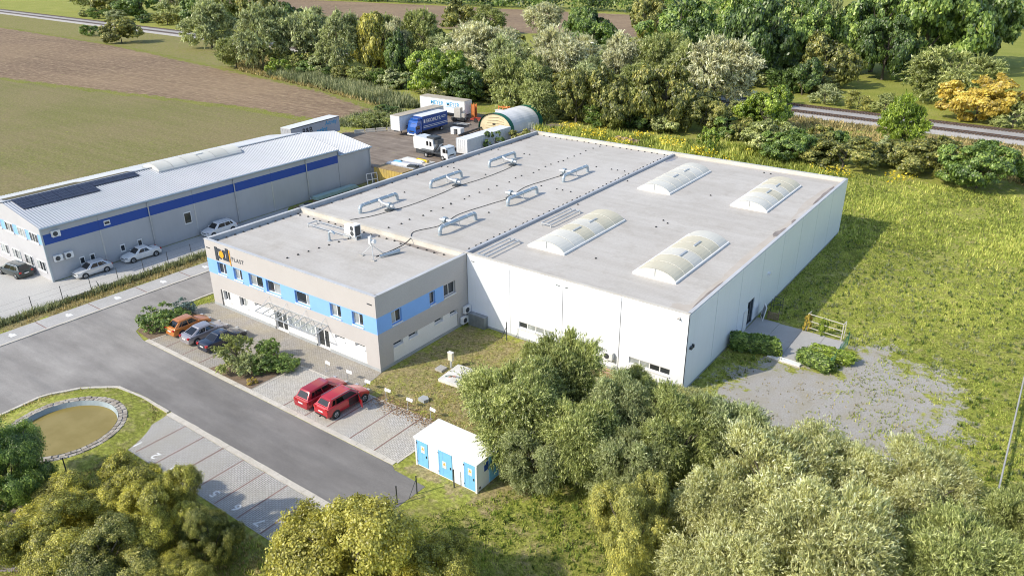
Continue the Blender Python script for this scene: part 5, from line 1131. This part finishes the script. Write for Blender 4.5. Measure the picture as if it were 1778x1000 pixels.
LM = {
 'silver': mat_leaf('silver willow leaf', (0.153,0.163,0.089), (0.450,0.441,0.259), (0.620,0.620,0.486), .38),
 'grey': mat_leaf('grey willow leaf', (0.113,0.136,0.057), (0.292,0.323,0.142), (0.563,0.586,0.340), .38),
 'sage': mat_leaf('sage willow leaf', (0.100,0.123,0.032), (0.272,0.306,0.100), (0.543,0.553,0.254), .38),
 'straw': mat_leaf('straw tinted willow leaf', (0.202,0.212,0.080), (0.458,0.454,0.194), (0.577,0.595,0.456), .38),
 'green':   mat_leaf('mid green leaf', (0.065,0.117,0.025), (0.146,0.225,0.045), (0.325,0.392,0.097)),
 'dark':    mat_leaf('dark green leaf', (0.040,0.076,0.022), (0.095,0.155,0.036), (0.228,0.292,0.076)),
 'olive':   mat_leaf('olive leaf', (0.099,0.119,0.030), (0.206,0.222,0.055), (0.446,0.397,0.121)),
 'lime':    mat_leaf('lime leaf', (0.099,0.158,0.018), (0.202,0.283,0.034), (0.393,0.453,0.069)),
 'yellow': mat_leaf('yellowing leaf', (0.145,0.157,0.030), (0.407,0.376,0.068), (0.461,0.451,0.149), .38),
 'gold':    mat_leaf('golden leaf', (0.251,0.204,0.035), (0.503,0.377,0.064), (0.508,0.484,0.116)),
 'autumn': mat_leaf('mixed autumn leaf', (0.128,0.144,0.032), (0.351,0.337,0.068), (0.546,0.500,0.106), .38),
 'rust':    mat_leaf('rusty autumn leaf', (0.163,0.188,0.050), (0.366,0.366,0.117), (0.535,0.476,0.117)),
 'bluish':  mat_leaf('blue spruce needle', (0.058,0.099,0.093), (0.140,0.209,0.192), (0.291,0.372,0.337)),
 'grass':   mat_leaf('grass blade', (0.134,0.181,0.031), (0.311,0.368,0.061), (0.589,0.554,0.169), .2, .7),
 'drygrass':mat_leaf('dry grass blade', (0.191,0.164,0.062), (0.354,0.293,0.122), (0.573,0.451,0.218), .2, .8),
 'weed':    mat_leaf('broad weed leaf', (.05,.085,.015), (.12,.17,.03), (.24,.29,.06), .3),
 'reed':    mat_leaf('reed leaf', (0.100,0.128,0.050), (0.212,0.240,0.112), (0.413,0.402,0.223), .2, .7),
}
ti = [0]
def tree(name, label, cat, x, y, h, r, kind='round', leaf='green', group=None, rz=None, trunk=True, zoff=0, pale=False):
    ti[0] += 1; i = ti[0]
    t = thing(name, label, cat, (x, y, zoff), 0, group); me = CR[kind][i % len(CR[kind])]
    rz = random.uniform(0, 6.28) if rz is None else rz
    place('crown', me, t, (0,0,0), rz, (r*random.uniform(.96,1.05), r*random.uniform(.96,1.05), h), LM[leaf])
    if trunk: place('trunk', TR[i % 4], t, (0,0,0), rz, (max(.35*r,.30*h)*1.5, max(.35*r,.30*h)*1.5, h*.98), m_pale if pale else m_bark)
    else: place('stems', TR[i % 4], t, (0,0,0), rz, (r*.8, r*.8, h*.9))
    return t
gW = 'willows and trees along the stream'
# far row beyond the field, left to right
L_ = [
 ('willow_tree','tall grey willow standing alone left of the dark willow group','tree',-198,134,17,10.3,'willow','grey'),
 ('shrub','yellowish round shrub beside the track at upper left','shrub',-244,124,9.5,7.6,'round','olive'),
 ('shrub','low dark shrub left of the yellowish shrub at the field edge','shrub',-282,131,4.6,5.2,'bush','green'),
 ('shrub','small green shrub between the two shrubs at the field edge','shrub',-271,132,4.2,3.8,'bush','dark'),
 ('willow_tree','broad dark grey willow at the corner of the ploughed field','tree',-137,111,19,10.5,'willow','grey'),
 ('willow_tree','grey willow behind the right side of the dark willow','tree',-128,121,17.5,8.8,'willow','grey'),
 ('willow_tree','low grey willow at the left foot of the dark willow','tree',-147,108,9.5,6.0,'willow','sage'),
 ('shrub','light green shrub at the foot of the dark willows','shrub',-124,106,5.0,4.4,'bush','lime'),
 ('willow_tree','slender grey willow left of the yellow tree','tree',-106,115,18,7.4,'willow','grey'),
 ('broadleaf_tree','tall bright yellow tree in the tree belt','tree',-98,121,17.6,6.0,'round','yellow'),
 ('broadleaf_tree','narrow dark green tree right of the yellow tree','tree',-86,118,14.2,3.9,'round','dark'),
 ('willow_tree','silvery willow behind the narrow dark tree','tree',-106,138,14.5,5.2,'willow','silver'),
 ('willow_tree','tall sage willow behind the narrow dark tree','tree',-104,148,16.5,7.6,'willow','sage'),
 ('broadleaf_tree','yellow green broad tree at the back of the yard','tree',-61,106,11.6,7.8,'round','lime'),
 ('shrub','beige rounded shrub in front of the yellow green yard tree','shrub',-57,100,4.8,3.6,'wbush','straw'),
 ('broadleaf_tree','dark green low tree behind the lettered white trailer','tree',-50,103,8.0,5.2,'round','dark'),
 ('willow_tree','wide silver willow above the yellow green yard tree','tree',-66,128,16,11.2,'willow','silver'),
 ('willow_tree','silver willow right of the wide silver willow','tree',-52,122,14,7.0,'willow','grey'),
 ('broadleaf_tree','olive tree standing before the far brown field, the left of two','tree',-166,240,13,8.2,'round','olive'),
 ('broadleaf_tree','olive tree standing before the far brown field, the right of two','tree',-141,229,12,8.0,'willow','sage'),
 ('willow_tree','sage willow directly left of the arched tent','tree',-33,99,13.0,5.4,'willow','sage'),
 ('willow_tree','brightest silver white willow at the centre of the belt','tree',-40,128,16.2,9.4,'willow','silver'),
 ('willow_tree','grey willow at the edge of the far green strip','tree',-118,238,13,7.8,'willow','silver'),
 ('broadleaf_tree','dark green round tree at the far field edge, the left of two','tree',-86,216,14,6.4,'round','green'),
 ('broadleaf_tree','dark green round tree at the far field edge, the right of two','tree',-69,199,14.5,7.0,'round','dark'),
 ('willow_tree','pale willow right of the brightest silver willow','tree',-33,149,13.5,6.8,'willow','silver'),
 ('willow_tree','sage willow between the pale willow and the big right willow','tree',-22,150,14,7.4,'willow','sage'),
 ('broadleaf_tree','olive tree behind the hall, left of three','tree',-16,99,11.4,5.0,'round','olive'),
 ('broadleaf_tree','olive tree behind the hall, middle of three','tree',-8,100,12.4,6.4,'round','olive'),
 ('broadleaf_tree','olive tree behind the hall, right of three','tree',2,104,13.2,6.8,'round','olive'),
 ('broadleaf_tree','low olive tree just behind the arched tent','tree',-24,96,8.6,4.4,'willow','sage'),
 ('shrub','olive shrub under the big right silver willow','shrub',10,106,7.0,4.8,'round','olive'),
 ('willow_tree','big silver willow right of centre beside the railway','tree',1,131,16.0,9.6,'willow','silver'),
 ('willow_tree','sage willow on the left flank of the big right silver willow','tree',-8,138,14.0,6.0,'willow','sage'),
 ('broadleaf_tree','large mid green tree behind the silver willows','tree',-42,208,19,13,'round','green'),
 ('broadleaf_tree','olive green tree left of the large mid green tree','tree',-72,243,17,8.5,'round','olive'),
 ('broadleaf_tree','light green tree topping the wood right of centre','tree',-30,232,24,9,'round','lime'),
 ('broadleaf_tree','tall dark tree behind the big right silver willow','tree',-4,171,21.5,11,'round','dark'),
 ('broadleaf_tree','dark tree left of the pale poplar trunk','tree',2,192,23,8.4,'round','green'),
 ('poplar_tree','slender poplar with a pale bare trunk','tree',3,205,27,4.2,'willow','grey'),
 ('broadleaf_tree','great dark tree at upper right, left of three','tree',18,209,26,12,'round','green'),
 ('broadleaf_tree','great dark tree at upper right, middle of three','tree',31,216,27,14,'round','green'),
 ('broadleaf_tree','great dark tree at upper right, right of three','tree',40,240,27,13,'round','dark'),
 ('shrub','dark bushy tree at the foot of the tall dark wood','shrub',3,176,8.6,5.6,'round','dark'),
 ('shrub','dark bushy shrub left of the railway meadow','shrub',13,160,9.2,5.0,'round','dark'),
 ('shrub','grey thorn shrub along the railway before the meadow','shrub',21,151,4.6,4.2,'wbush','grey'),
 ('shrub','brownish thorn shrub in the middle of the railway hedge','shrub',29,149,4.0,3.8,'wbush','rust'),
 ('shrub','grey shrub at the right end of the railway hedge','shrub',35,148,4.2,4.0,'wbush','sage'),
 ('broadleaf_tree','fresh light green tree beside the railway','tree',19,116,9.0,5.6,'round','lime'),
 ('willow_tree','olive gold spreading tree beyond the railway','tree',44,166,13,10,'willow','sage'),
 ('broadleaf_tree','golden yellow bushy tree beyond the railway at right','tree',53,150,10,8.8,'round','gold'),
 ('shrub','grey green shrub at the foot of the golden tree','shrub',60,146,5.4,6.0,'wbush','sage'),
 ('broadleaf_tree','young yellow green tree in front of the railway track','tree',45,113,10.2,4.4,'willow','lime'),
 ('shrub','small bright green bush behind the hall roof edge','shrub',17,91,4.8,2.3,'bush','lime'),
 ('shrub','cream tinged leafy thicket behind the hall','shrub',27,97,6.4,6.0,'round','sage'),
 ('shrub','green leafy bush beside the cream tinged thicket','shrub',31,93,5.4,4.6,'round','green'),
 ('shrub','broad green bush behind the back corner of the hall','shrub',40,94,5.4,6.6,'round','olive'),
 ('shrub','olive bush at the foot of the young yellow green tree','shrub',48,100,4.8,5.2,'round','olive'),
 ('shrub','large round olive bush on the meadow edge','shrub',53.5,98,6.2,5.8,'round','olive'),
 ('shrub','large dense bush nearest on the meadow edge at right','shrub',60,94,7.0,6.0,'round','green'),
 ('shrub','dark bush cut off by the right edge of the picture','shrub',67.5,100,6.5,3.2,'round','green'),
 ('shrub','dark leafy shrub beside the white container','shrub',-15.4,70,3.6,2.4,'bush','dark'),
 ('shrub','low shrub between the container and the tent','shrub',-14.4,76.5,3.0,2.6,'bush','olive'),
 ('shrub','weedy shrub between the trailer and the barriers','shrub',-50.5,71.5,2.8,4.0,'wbush','sage'),
 ('shrub','weedy shrub beside the white box trailer','shrub',-47.0,75.0,2.6,2.8,'wbush','sage'),
 ('shrub','dark low bramble at the tip of the ploughed field','shrub',-57.5,84,1.8,3.4,'bush','dark'),
]
for a in L_: tree(*a, group=gW, pale='poplar' in a[0])
# thicket fill at the foot of the belt, beyond and before the track
for i, (x, y, h, r, k, c, lb) in enumerate((
 (-380,196,15,13,'round','olive','olive trees beyond the track at the far left edge'),(-344,190,14,12,'round','green','green trees beyond the track at the far left'),(-316,196,17,11,'willow','grey','grey willow beyond the track at the left'),(-290,190,15,10,'round','green','green tree beyond the track left of the yellowish shrub'),(-262,186,17,10,'willow','sage','sage willow beyond the track above the yellowish shrub'),(-238,188,17,10,'round','olive','olive tree beyond the track left of the lone willow'),(-214,186,13,8,'round','dark','dark tree beyond the track beside the lone willow'),(-420,205,14,13,'willow','sage','sage tree at the top left corner'),
 (-176,160,12,9,'willow','sage','sage willow filling the gap right of the lone willow'),(-158,150,15,10,'willow','grey','grey willow behind the dark willow group'),(-120,142,15,9,'willow','sage','sage willow behind the slender grey willow'),(-86,142,12,7,'willow','grey','grey willow behind the narrow dark tree on its right'),(-72,146,13,8,'willow','silver','silver willow behind the wide silver willow'),(-24,118,11,6.5,'willow','grey','grey willow behind the left olive tree'),(-13,122,10,6,'willow','sage','sage willow behind the middle olive tree'),
 (-60,178,13,8,'round','green','green tree beyond the railway behind the bright willow'),(-28,182,16,9,'round','dark','dark tree beyond the railway behind the pale willow'),(-14,196,19,10,'round','green','green tree between the large mid green and tall dark trees'),(14,176,14,8,'round','olive','olive tree right of the tall dark tree'),(24,196,17,9,'round','dark','dark tree under the great trees at upper right'),(-95,182,9,7,'bush','olive','olive bush beyond the railway left of centre'),(-118,112,6,5,'bush','olive','olive bush between the dark willow and the slender willow'),(-90,108,5,5,'wbush','sage','sage bush in front of the yellow tree'),
 (4,116,7,5,'bush','olive','olive bush below the big right silver willow'),(-44,112,9,6,'round','olive','olive tree left of the sage willow by the tent'),(-36,112,11,6,'willow','sage','sage willow behind the tent willow'),(34,104,4.6,4.6,'bush','olive','olive bush left of the young yellow green tree'),(66,150,5,5,'bush','olive','olive bush right of the golden tree'))):
    tree('willow_tree' if k in ('willow','wbush') else 'broadleaf_tree' if h > 6.5 else 'shrub', lb, 'tree' if h > 6.5 else 'shrub', x, y, h, r, k, c, gW)
g_ = np.random.default_rng(21); ORD = 'first second third fourth fifth sixth seventh eighth ninth tenth eleventh'.split(); q = 0
CN = {'olive':'olive','sage':'sage green','green':'green','grey':'grey green','dark':'dark green'}
for (x0, y0), (x1, y1), n_, hm, wh in (((-134,114),(-66,108),11,4.2,'between the dark willows and the yard'),((-66,112),(-20,106),9,4.6,'behind the trailers and the tent'),((-20,101),(14,106),8,4.0,'under the olive trees behind the hall'),((-110,131),(-20,128),9,5.0,'under the silver willows'),((-20,126),(14,124),5,5.0,'under the big right silver willow'),((-60,165),(22,166),9,6.0,'beyond the railway under the wood'),((-395,182),(-205,176),9,6.0,'beyond the track at upper left'),((16,104),(64,106),6,3.4,'on the bank before the railway')):
    for i in range(n_):
        t_ = (i+.5)/n_; h = hm*g_.uniform(.75,1.35); lf = ('olive','sage','green','grey','dark')[q % 5]
        tree('undergrowth_bush', CN[lf]+' undergrowth bush '+wh+', '+ORD[i]+' from the left', 'bush', x0+(x1-x0)*t_+g_.normal(0,1.5), y0+(y1-y0)*t_+g_.normal(0,1.5), h, h*g_.uniform(.85,1.2), ('bush','wbush','round')[q % 3], lf, 'undergrowth bushes below the far trees', trunk=False); q += 1
# far belt of trees, seen only as one dark mass
g_ = np.random.default_rng(3); nF = 26000
xs_ = g_.uniform(-620,60,nF); cl = np.floor(xs_/9); hh = 9+4*np.sin(cl*1.7)+3*np.sin(cl*.53)
C = np.c_[xs_, 372+.045*xs_+g_.uniform(-9,9,nF), hh*np.sqrt(g_.random(nF))]; Nn = unit(g_.normal(size=(nF,3))+np.array([0,-.5,.6])); T = unit(np.cross(Nn, g_.normal(size=(nF,3))))
o = bpy.data.objects.new('tree_belt', leaf_mesh('tree_belt', C, T, Nn, g_.uniform(.5,1.1,nF), g_.uniform(.4,.8,nF), np.clip(.3+.3*np.sin(cl*2.1)+g_.normal(0,.2,nF),0,1), LM['dark'])); COL.objects.link(o); tag(o, 'dark far tree belt along the top of the picture', 'tree belt', kind='stuff')

# trees in front
gN = 'trees in the foreground'
for a in (
 ('willow_tree','willow whose branches hang over the transformer kiosk roof','tree',41.2,-2.8,7.9,4.1,'nwillow','sage'),
 ('willow_tree','tallest willow at the back of the clump before the hall','tree',43.2,2.2,8.2,2.9,'nwillow','sage'),
 ('willow_tree','slender willow nearest the lawn behind the kiosk willow','tree',39.9,3.4,6.0,2.0,'nwillow','sage'),
 ('willow_tree','sage willow in the middle of the clump before the hall','tree',47.2,-3.0,7.2,3.0,'nwillow','sage'),
 ('willow_tree','dark willow behind the middle of the clump','tree',48.2,1.0,7.0,2.8,'nwillow','grey'),
 ('willow_tree','sage willow in front of the hall corner','tree',52.6,.2,7.4,3.2,'nwillow','sage'),
 ('willow_tree','grey willow right of the hall corner','tree',55.6,3.6,6.6,3.2,'nwillow','grey'),
 ('willow_tree','low willow at the front right of the clump','tree',51.2,-3.4,6.0,2.8,'nwillow','grey'),
 ('willow_tree','low willow at the front foot of the clump','tree',45.0,-5.2,4.8,2.4,'nwillow','grey'),
 ('willow_tree','small willow against the hall windows','tree',46.0,8.2,3.4,1.8,'nwillow','sage'),
 ('willow_tree','thin willow sapling reaching the hall windows','tree',38.2,7.0,3.6,1.1,'nwillow','sage'),
 ('willow_tree','small straw willow at the foot of the hall corner','tree',50.4,8.0,3.2,1.8,'nwillow','straw'),
 ('broadleaf_tree','rust tinged tree standing alone at the bottom','tree',54.2,-8.6,7.0,2.6,'nround','rust'),
 ('willow_tree','straw coloured willow at the left of the bottom right thicket','tree',57.8,-4.4,6.6,2.8,'nwillow','straw'),
 ('willow_tree','great straw coloured willow left of the gravel','tree',59.8,-1.4,7.9,3.8,'nwillow','straw'),
 ('willow_tree','great straw coloured willow nearest the gravel','tree',62.8,3.6,6.4,3.4,'nwillow','straw'),
 ('willow_tree','great straw coloured willow at the bottom, the middle one','tree',64.4,-5.0,8.2,4.2,'nwillow','straw'),
 ('willow_tree','straw coloured willow near the boundary rail','tree',67.2,4.4,6.6,3.3,'nwillow','straw'),
 ('willow_tree','sage willow at the bottom right corner','tree',70.4,-1.4,7.6,3.8,'nwillow','sage'),
 ('willow_tree','pale willow cut off by the right edge below the rail','tree',72.6,5.4,5.8,2.5,'nwillow','sage'),
 ('willow_tree','straw willow cut off by the bottom edge','tree',59.8,-8.4,6.8,3.3,'nwillow','straw'),
 ('broadleaf_tree','yellow crowned maple at the bottom centre','tree',43.4,-20.2,8.2,5.6,'nround','yellow'),
 ('broadleaf_tree','smaller yellow tree right of the yellow crowned maple','tree',46.8,-17.4,5.0,2.6,'nround','yellow'),
 ('broadleaf_tree','leafy green tree cut off by the left edge','tree',17.2,-27.4,7.2,3.5,'nround','green'),
 ('broadleaf_tree','autumn coloured tree below the pond','tree',25.4,-23.2,4.3,2.7,'nround','autumn'),
 ('broadleaf_tree','autumn coloured tree left of the tree below the pond','tree',22.0,-25.8,4.0,2.6,'nround','autumn'),
 ('broadleaf_tree','autumn coloured tree behind the numbered parking bays','tree',29.6,-23.4,5.2,2.8,'nround','autumn'),
 ('broadleaf_tree','dark leaved tree beside the numbered parking bays','tree',33.0,-22.6,4.4,2.0,'nround','olive'),
 ('broadleaf_tree','autumn tree at the bottom left corner','tree',25.5,-28.5,4.6,3.5,'nround','autumn'),
 ('broadleaf_tree','olive tree at the bottom edge left of the maple','tree',30.0,-27.5,4.8,3.4,'nround','olive'),
 ('broadleaf_tree','low autumn bush at the bottom edge beside the maple','tree',34.4,-26.0,3.2,2.3,'nround','autumn')):
    tree(*a, group=gN)
# planting in front of the office
gS = 'shrubs of the planting beds'
tree('shrub','dense round dark green bush at the corner of the drive','shrub',.5,-6.7,2.3,2.1,'ball','green',gS,trunk=False)
tree('shrub','low dark green bush behind the round corner bush','shrub',1.3,-4.9,1.6,1.2,'ball','green',gS,trunk=False)
tree('spruce','small blue spruce behind the orange car','conifer',-.2,-3.5,1.7,1.2,'ball','bluish',gS,trunk=False)
tree('shrub','feathery grey green shrub in the planting bed','shrub',13.3,-6.9,2.9,1.9,'wbush','sage',gS,trunk=False)
tree('shrub','second feathery shrub at the kerb end of the planting bed','shrub',15.2,-7.0,2.0,1.5,'wbush','grey',gS,trunk=False)
tree('shrub','clipped ball shaped bush near the entrance doors','shrub',14.6,-4.2,2.0,1.15,'ball','green',gS,trunk=False)
tree('shrub','bright green juniper in the planting bed','shrub',16.2,-5.8,1.7,1.4,'ball','green',gS,trunk=False)
tree('shrub','spreading dark juniper at the right of the planting bed','shrub',17.3,-4.6,1.2,1.4,'ball','green',gS,trunk=False)
tree('shrub','little yellow flowering plant at the kerb','shrub',17.1,-7.9,.6,.5,'bush','gold',gS,trunk=False)
soil = M('bed soil', (.22,.16,.11), (.15,.105,.07), 2, .95, kind='w')
sheet('planting_bed', [(11.6,-8.6),(17.7,-8.6),(17.7,-4.2),(16.2,-3.2),(13.4,-3.4)], .044, soil)
sheet('corner_bed', [(-2.3,-3),(-1.9,-6.5),(-.7,-8.4),(2.1,-8.7),(2.8,-3.1),(-1.2,-2.4)], .030, soil)
tree('hedge','clipped dark hedge between the hall wall and the patio step','hedge',50.5,23.1,1.55,1,'box','green',trunk=False).children[0].scale = (2.7,1.0,1.7)
tree('hedge','loose leafy hedge right of the patio step','hedge',55.9,23.6,1.3,1,'box','green',trunk=False).children[0].scale = (2.0,1.0,1.25)
tree('hedge','leafy hedge along the right side of the patio','hedge',56.8,25.6,1.3,1,'box','lime',trunk=False).children[0].scale = (.75,2.4,1.2)
tree('climbing_plant','yellow leaved climber on the left post of the patio frame','climber',53.25,30.2,1.95,.42,'bush','gold',trunk=False)
tree('climbing_plant','yellow green climber in the middle of the patio frame','climber',54.7,30.0,1.9,.5,'bush','lime',trunk=False)
tree('shrub','sparse leafy sprig at the patio opening','shrub',52.7,23.5,1.1,.5,'bush','lime',trunk=False)

# ---------------------------------------------------------------- grass, reeds, weeds
def tufts(name, polys, dens, h0, h1, leaf, label, seed=1, hole=(), blades=3, wide=.05, patch=.25):
    g = np.random.default_rng(seed); P = []
    for poly in polys:
        q = np.array(poly); a, c = q.min(0), q.max(0); n = int((c[0]-a[0])*(c[1]-a[1])*dens); X = g.uniform(a, c, (n,2)); X = X[pip(X, poly)]
        P.append(X)
    P = np.concatenate(P)
    for hp in hole: P = P[~pip(P, hp)]
    def waves(P, k, lo, hi):
        a_ = g.uniform(0, 6.28, k); f = np.exp(g.uniform(math.log(lo), math.log(hi), k)); ph_ = g.uniform(0, 6.28, k); s_ = np.zeros(len(P))
        for i in range(k): s_ += np.sin(f[i]*(P[:, 0]*math.cos(a_[i])+P[:, 1]*math.sin(a_[i]))+ph_[i])
        return s_/math.sqrt(k/2)
    P = P[waves(P, 14, .25, 5)*.6 > g.normal(-.9+2*patch, .6, len(P))]; n = len(P); pn = np.clip(waves(P, 14, .2, 4)*.5, -1, 1)
    V = np.empty((n, blades, 3, 3), np.float32); a = g.uniform(0, 6.28, (n, blades)); hh = (h0+(h1-h0)*g.random((n, blades))**1.5)*(1+.3*pn[:, None])
    lean = hh*g.uniform(.1,.6,(n, blades)); bx_ = P[:, None, 0]+g.normal(0,.07,(n, blades)); by_ = P[:, None, 1]+g.normal(0,.07,(n, blades)); w_ = wide*g.uniform(.6,1.4,(n, blades))
    V[..., 0, 0] = bx_-w_*np.sin(a); V[..., 0, 1] = by_+w_*np.cos(a); V[..., 0, 2] = 0
    V[..., 1, 0] = bx_+w_*np.sin(a); V[..., 1, 1] = by_-w_*np.cos(a); V[..., 1, 2] = 0
    V[..., 2, 0] = bx_+lean*np.cos(a); V[..., 2, 1] = by_+lean*np.sin(a); V[..., 2, 2] = hh
    m_ = n*blades; me = bpy.data.meshes.new(name); me.vertices.add(3*m_); me.vertices.foreach_set('co', V.reshape(-1)); me.loops.add(3*m_); me.loops.foreach_set('vertex_index', np.arange(3*m_, dtype=np.int32))
    me.polygons.add(m_); me.polygons.foreach_set('loop_start', np.arange(0, 3*m_, 3, dtype=np.int32)); me.polygons.foreach_set('loop_total', np.full(m_, 3, np.int32)); me.update(calc_edges=True)
    var = np.clip(.35+.25*pn[:, None]+g.normal(0,.2,(n, blades)), 0, 1).reshape(-1); me.attributes.new('var','FLOAT','FACE').data.foreach_set('value', var.astype(np.float32)); me.materials.append(LM[leaf])
    o = bpy.data.objects.new(name, me); COL.objects.link(o); return tag(o, label, 'grass', kind='stuff')
patio = [(48.2,23.2),(57.1,22.8),(57.1,30.3),(48.2,30.8)]
grav = [(49.6,12),(52,21.5),(53.5,23.2),(58.2,23),(58.4,30),(61,30.5),(67.5,27.5),(67.8,20),(65,14),(60,10),(56,9.5)]
tufts('meadow_grass', [[(48.3,8),(74,8),(71,58),(48.3,58)]], 44, .06, .22, 'grass', 'yellow green meadow grass right of the hall', 1, (patio, grav), 3, .035, .2)
tufts('meadow_grass', [[(48.3,58),(70,58),(66,92),(20,92),(12,64),(48.3,62)]], 14, .15, .5, 'grass', 'meadow grass behind the hall', 2, (), 3, .07, .12)
tufts('lawn_grass', [[(36,-20),(56,-20),(60,6),(46,3),(43,-8)]], 44, .06, .24, 'grass', 'shaggy lawn grass at the bottom of the picture', 3, (), 3, .035, .12)
tufts('lawn_grass', [[(25.4,-2.6),(48,-2.6),(48,11.6),(25.4,11.6)]], 24, .05, .16, 'drygrass', 'short dry lawn grass before the hall', 4, (), 3, .03, .22)
tufts('lawn_grass', [[(25.4,-2.6),(48,-2.6),(48,11.6),(25.4,11.6)]], 12, .05, .16, 'grass', 'green tufts in the dry lawn before the hall', 14, (), 3, .03, .35)
tufts('gravel_weeds', [grav], 3, .06, .22, 'drygrass', 'sparse dry weeds growing in the gravel', 5, (), 3, .04, .45)
tufts('gravel_weeds', [[(57,11),(67.5,14),(68,28),(61,30),(58.5,22)]], 12, .08, .30, 'grass', 'green weeds spreading over the right of the gravel', 6, (), 3, .04, .42)
tufts('verge_grass', [[(-13.9,-30),(-11.3,-30),(-11.3,22),(-13.9,22)]], 36, .10, .40, 'drygrass', 'dry grass between fence and sidewalk', 7, (), 3, .035, .1)
tufts('verge_weeds', [[(-13.9,-30),(-12.7,-30),(-12.7,22),(-13.9,22)]], 50, .3, .8, 'reed', 'taller dark weeds along the wire fence', 8, (), 3, .06, .1)
isl = [(4.5,-23.5),(4.4,-19.6),(5.9,-17.1),(8.1,-15.4),(11.7,-15),(15.3,-15),(15.6,-17),(16.2,-19.4),(24,-20),(36,-19.8),(38,-14.6),(38.4,-12.6),(42,-16),(34,-34),(14,-34)]
circ = [(pc[0]+4.75*math.cos(2*math.pi*i/32), pc[1]+4.75*math.sin(2*math.pi*i/32)) for i in range(32)]
bayp = [(15.4,-15),(35.3,-15),(35.3,-19.3),(16.3,-19.45)]
tufts('island_grass', [isl], 30, .07, .30, 'drygrass', 'dry grass around the pond and behind the bays', 9, (circ, bayp), 3, .035, .15)
tufts('island_grass', [isl], 22, .07, .30, 'grass', 'green grass around the pond', 19, (circ, bayp), 3, .035, .3)
tufts('roadside_grass', [[(-2.38,-2.8),(-2.38,16),(-.1,16),(-.1,.2),(-1.2,-2.4)]], 50, .06, .22, 'grass', 'narrow grass strip beside the office corner', 10, (), 3, .03, .1)
tufts('reeds', [[(-126,103),(-118,112),(-86,106),(-62,97),(-54,92),(-60,88),(-92,97)]], 6, 1.0, 2.4, 'reed', 'pale green reed belt between field and trees', 11, (), 4, .16, .05)
tufts('tall_weeds', [[(-22,90),(-14,86),(-6,68),(-2,64),(14,66),(26,76),(40,88),(24,100),(2,96),(-14,94)]], 9, .4, 1.3, 'grass', 'tall green weeds between the hall and the olive trees', 12, (), 4, .11, .1)
tufts('yard_weeds', [[(-57,66),(-46,72),(-43,76),(-46,86),(-58,88),(-62,80)]], 7, .4, 1.3, 'reed', 'weeds between the yard and the ploughed field', 13, (), 4, .11, .15)
tufts('bank_weeds', [[(20,118),(45,106),(66,100),(72,128),(20,133)]], 4, .3, .9, 'drygrass', 'dry weeds on the railway bank', 15, (), 4, .12, .15)
tufts('track_weeds', [[(-60,136),(20,126),(20,132),(-60,140)]], 4, .4, 1.2, 'reed', 'weeds at the foot of the railway behind the hall', 16, (), 4, .12, .15)
tufts('field_edge_grass', [[(-200,143),(-140,104),(-92,95),(-66,88),(-60,92),(-92,98),(-130,110),(-180,150)]], 3, .4, 1.1, 'drygrass', 'tall dry grass along the ploughed field', 17, (), 3, .14, .1)
tufts('meadow_weeds', [[(50,10),(74,10),(71,60),(50,60)]], 2.0, .14, .40, 'reed', 'coarse pale weeds scattered over the right meadow', 31, (patio, grav), 6, .06, .42)
tufts('meadow_weeds', [[(50,10),(74,10),(71,60),(50,60)]], 1.0, .18, .50, 'weed', 'dark green dock and clover clumps in the right meadow', 32, (patio, grav), 7, .08, .45)
tufts('lawn_weeds', [[(38,-20),(56,-20),(60,4),(44,-6)]], 3.5, .12, .4, 'weed', 'dark green weed clumps in the shaggy lawn', 33, (), 7, .06, .4)
g_ = np.random.default_rng(8); P = np.r_[np.c_[g_.uniform(-16,24,1500), g_.uniform(84,95,1500)], np.c_[g_.uniform(36,52,350), g_.uniform(86,92,350)]]
P = P[(np.sin(P[:, 0]*.8)+np.sin(P[:, 0]*.31+P[:, 1]*.6)) > .1]; n = len(P)
o = bpy.data.objects.new('goldenrod', leaf_mesh('goldenrod', np.c_[P, g_.uniform(.8,1.5,n)], g_.normal(size=(n,3)), unit(g_.normal(size=(n,3))+np.array([0,0,1.])), g_.uniform(.12,.26,n), g_.uniform(.10,.2,n), g_.random(n), mat_leaf('goldenrod flower', (.45,.33,.02), (.66,.50,.03), (.75,.60,.08)))); COL.objects.link(o); tag(o, 'yellow goldenrod flowering behind the hall', 'flowers', kind='stuff')
# fallen leaves on the bay and lawn edge
n = 1400; P = np.c_[g_.uniform(27.5,35.6,n), -3.3+g_.normal(0,.55,n)]
o = bpy.data.objects.new('fallen_leaves', leaf_mesh('fallen_leaves', np.c_[P, g_.uniform(.05,.08,n)], g_.normal(size=(n,3))*np.array([1,1,.1]), unit(g_.normal(size=(n,3))*.3+np.array([0,0,1.])), g_.uniform(.04,.09,n), g_.uniform(.03,.06,n), g_.random(n), mat_leaf('fallen leaf', (.12,.08,.045), (.22,.14,.08), (.33,.22,.12)))); COL.objects.link(o); tag(o, 'brown fallen leaves along the lawn edge of the bay', 'leaves', kind='stuff')
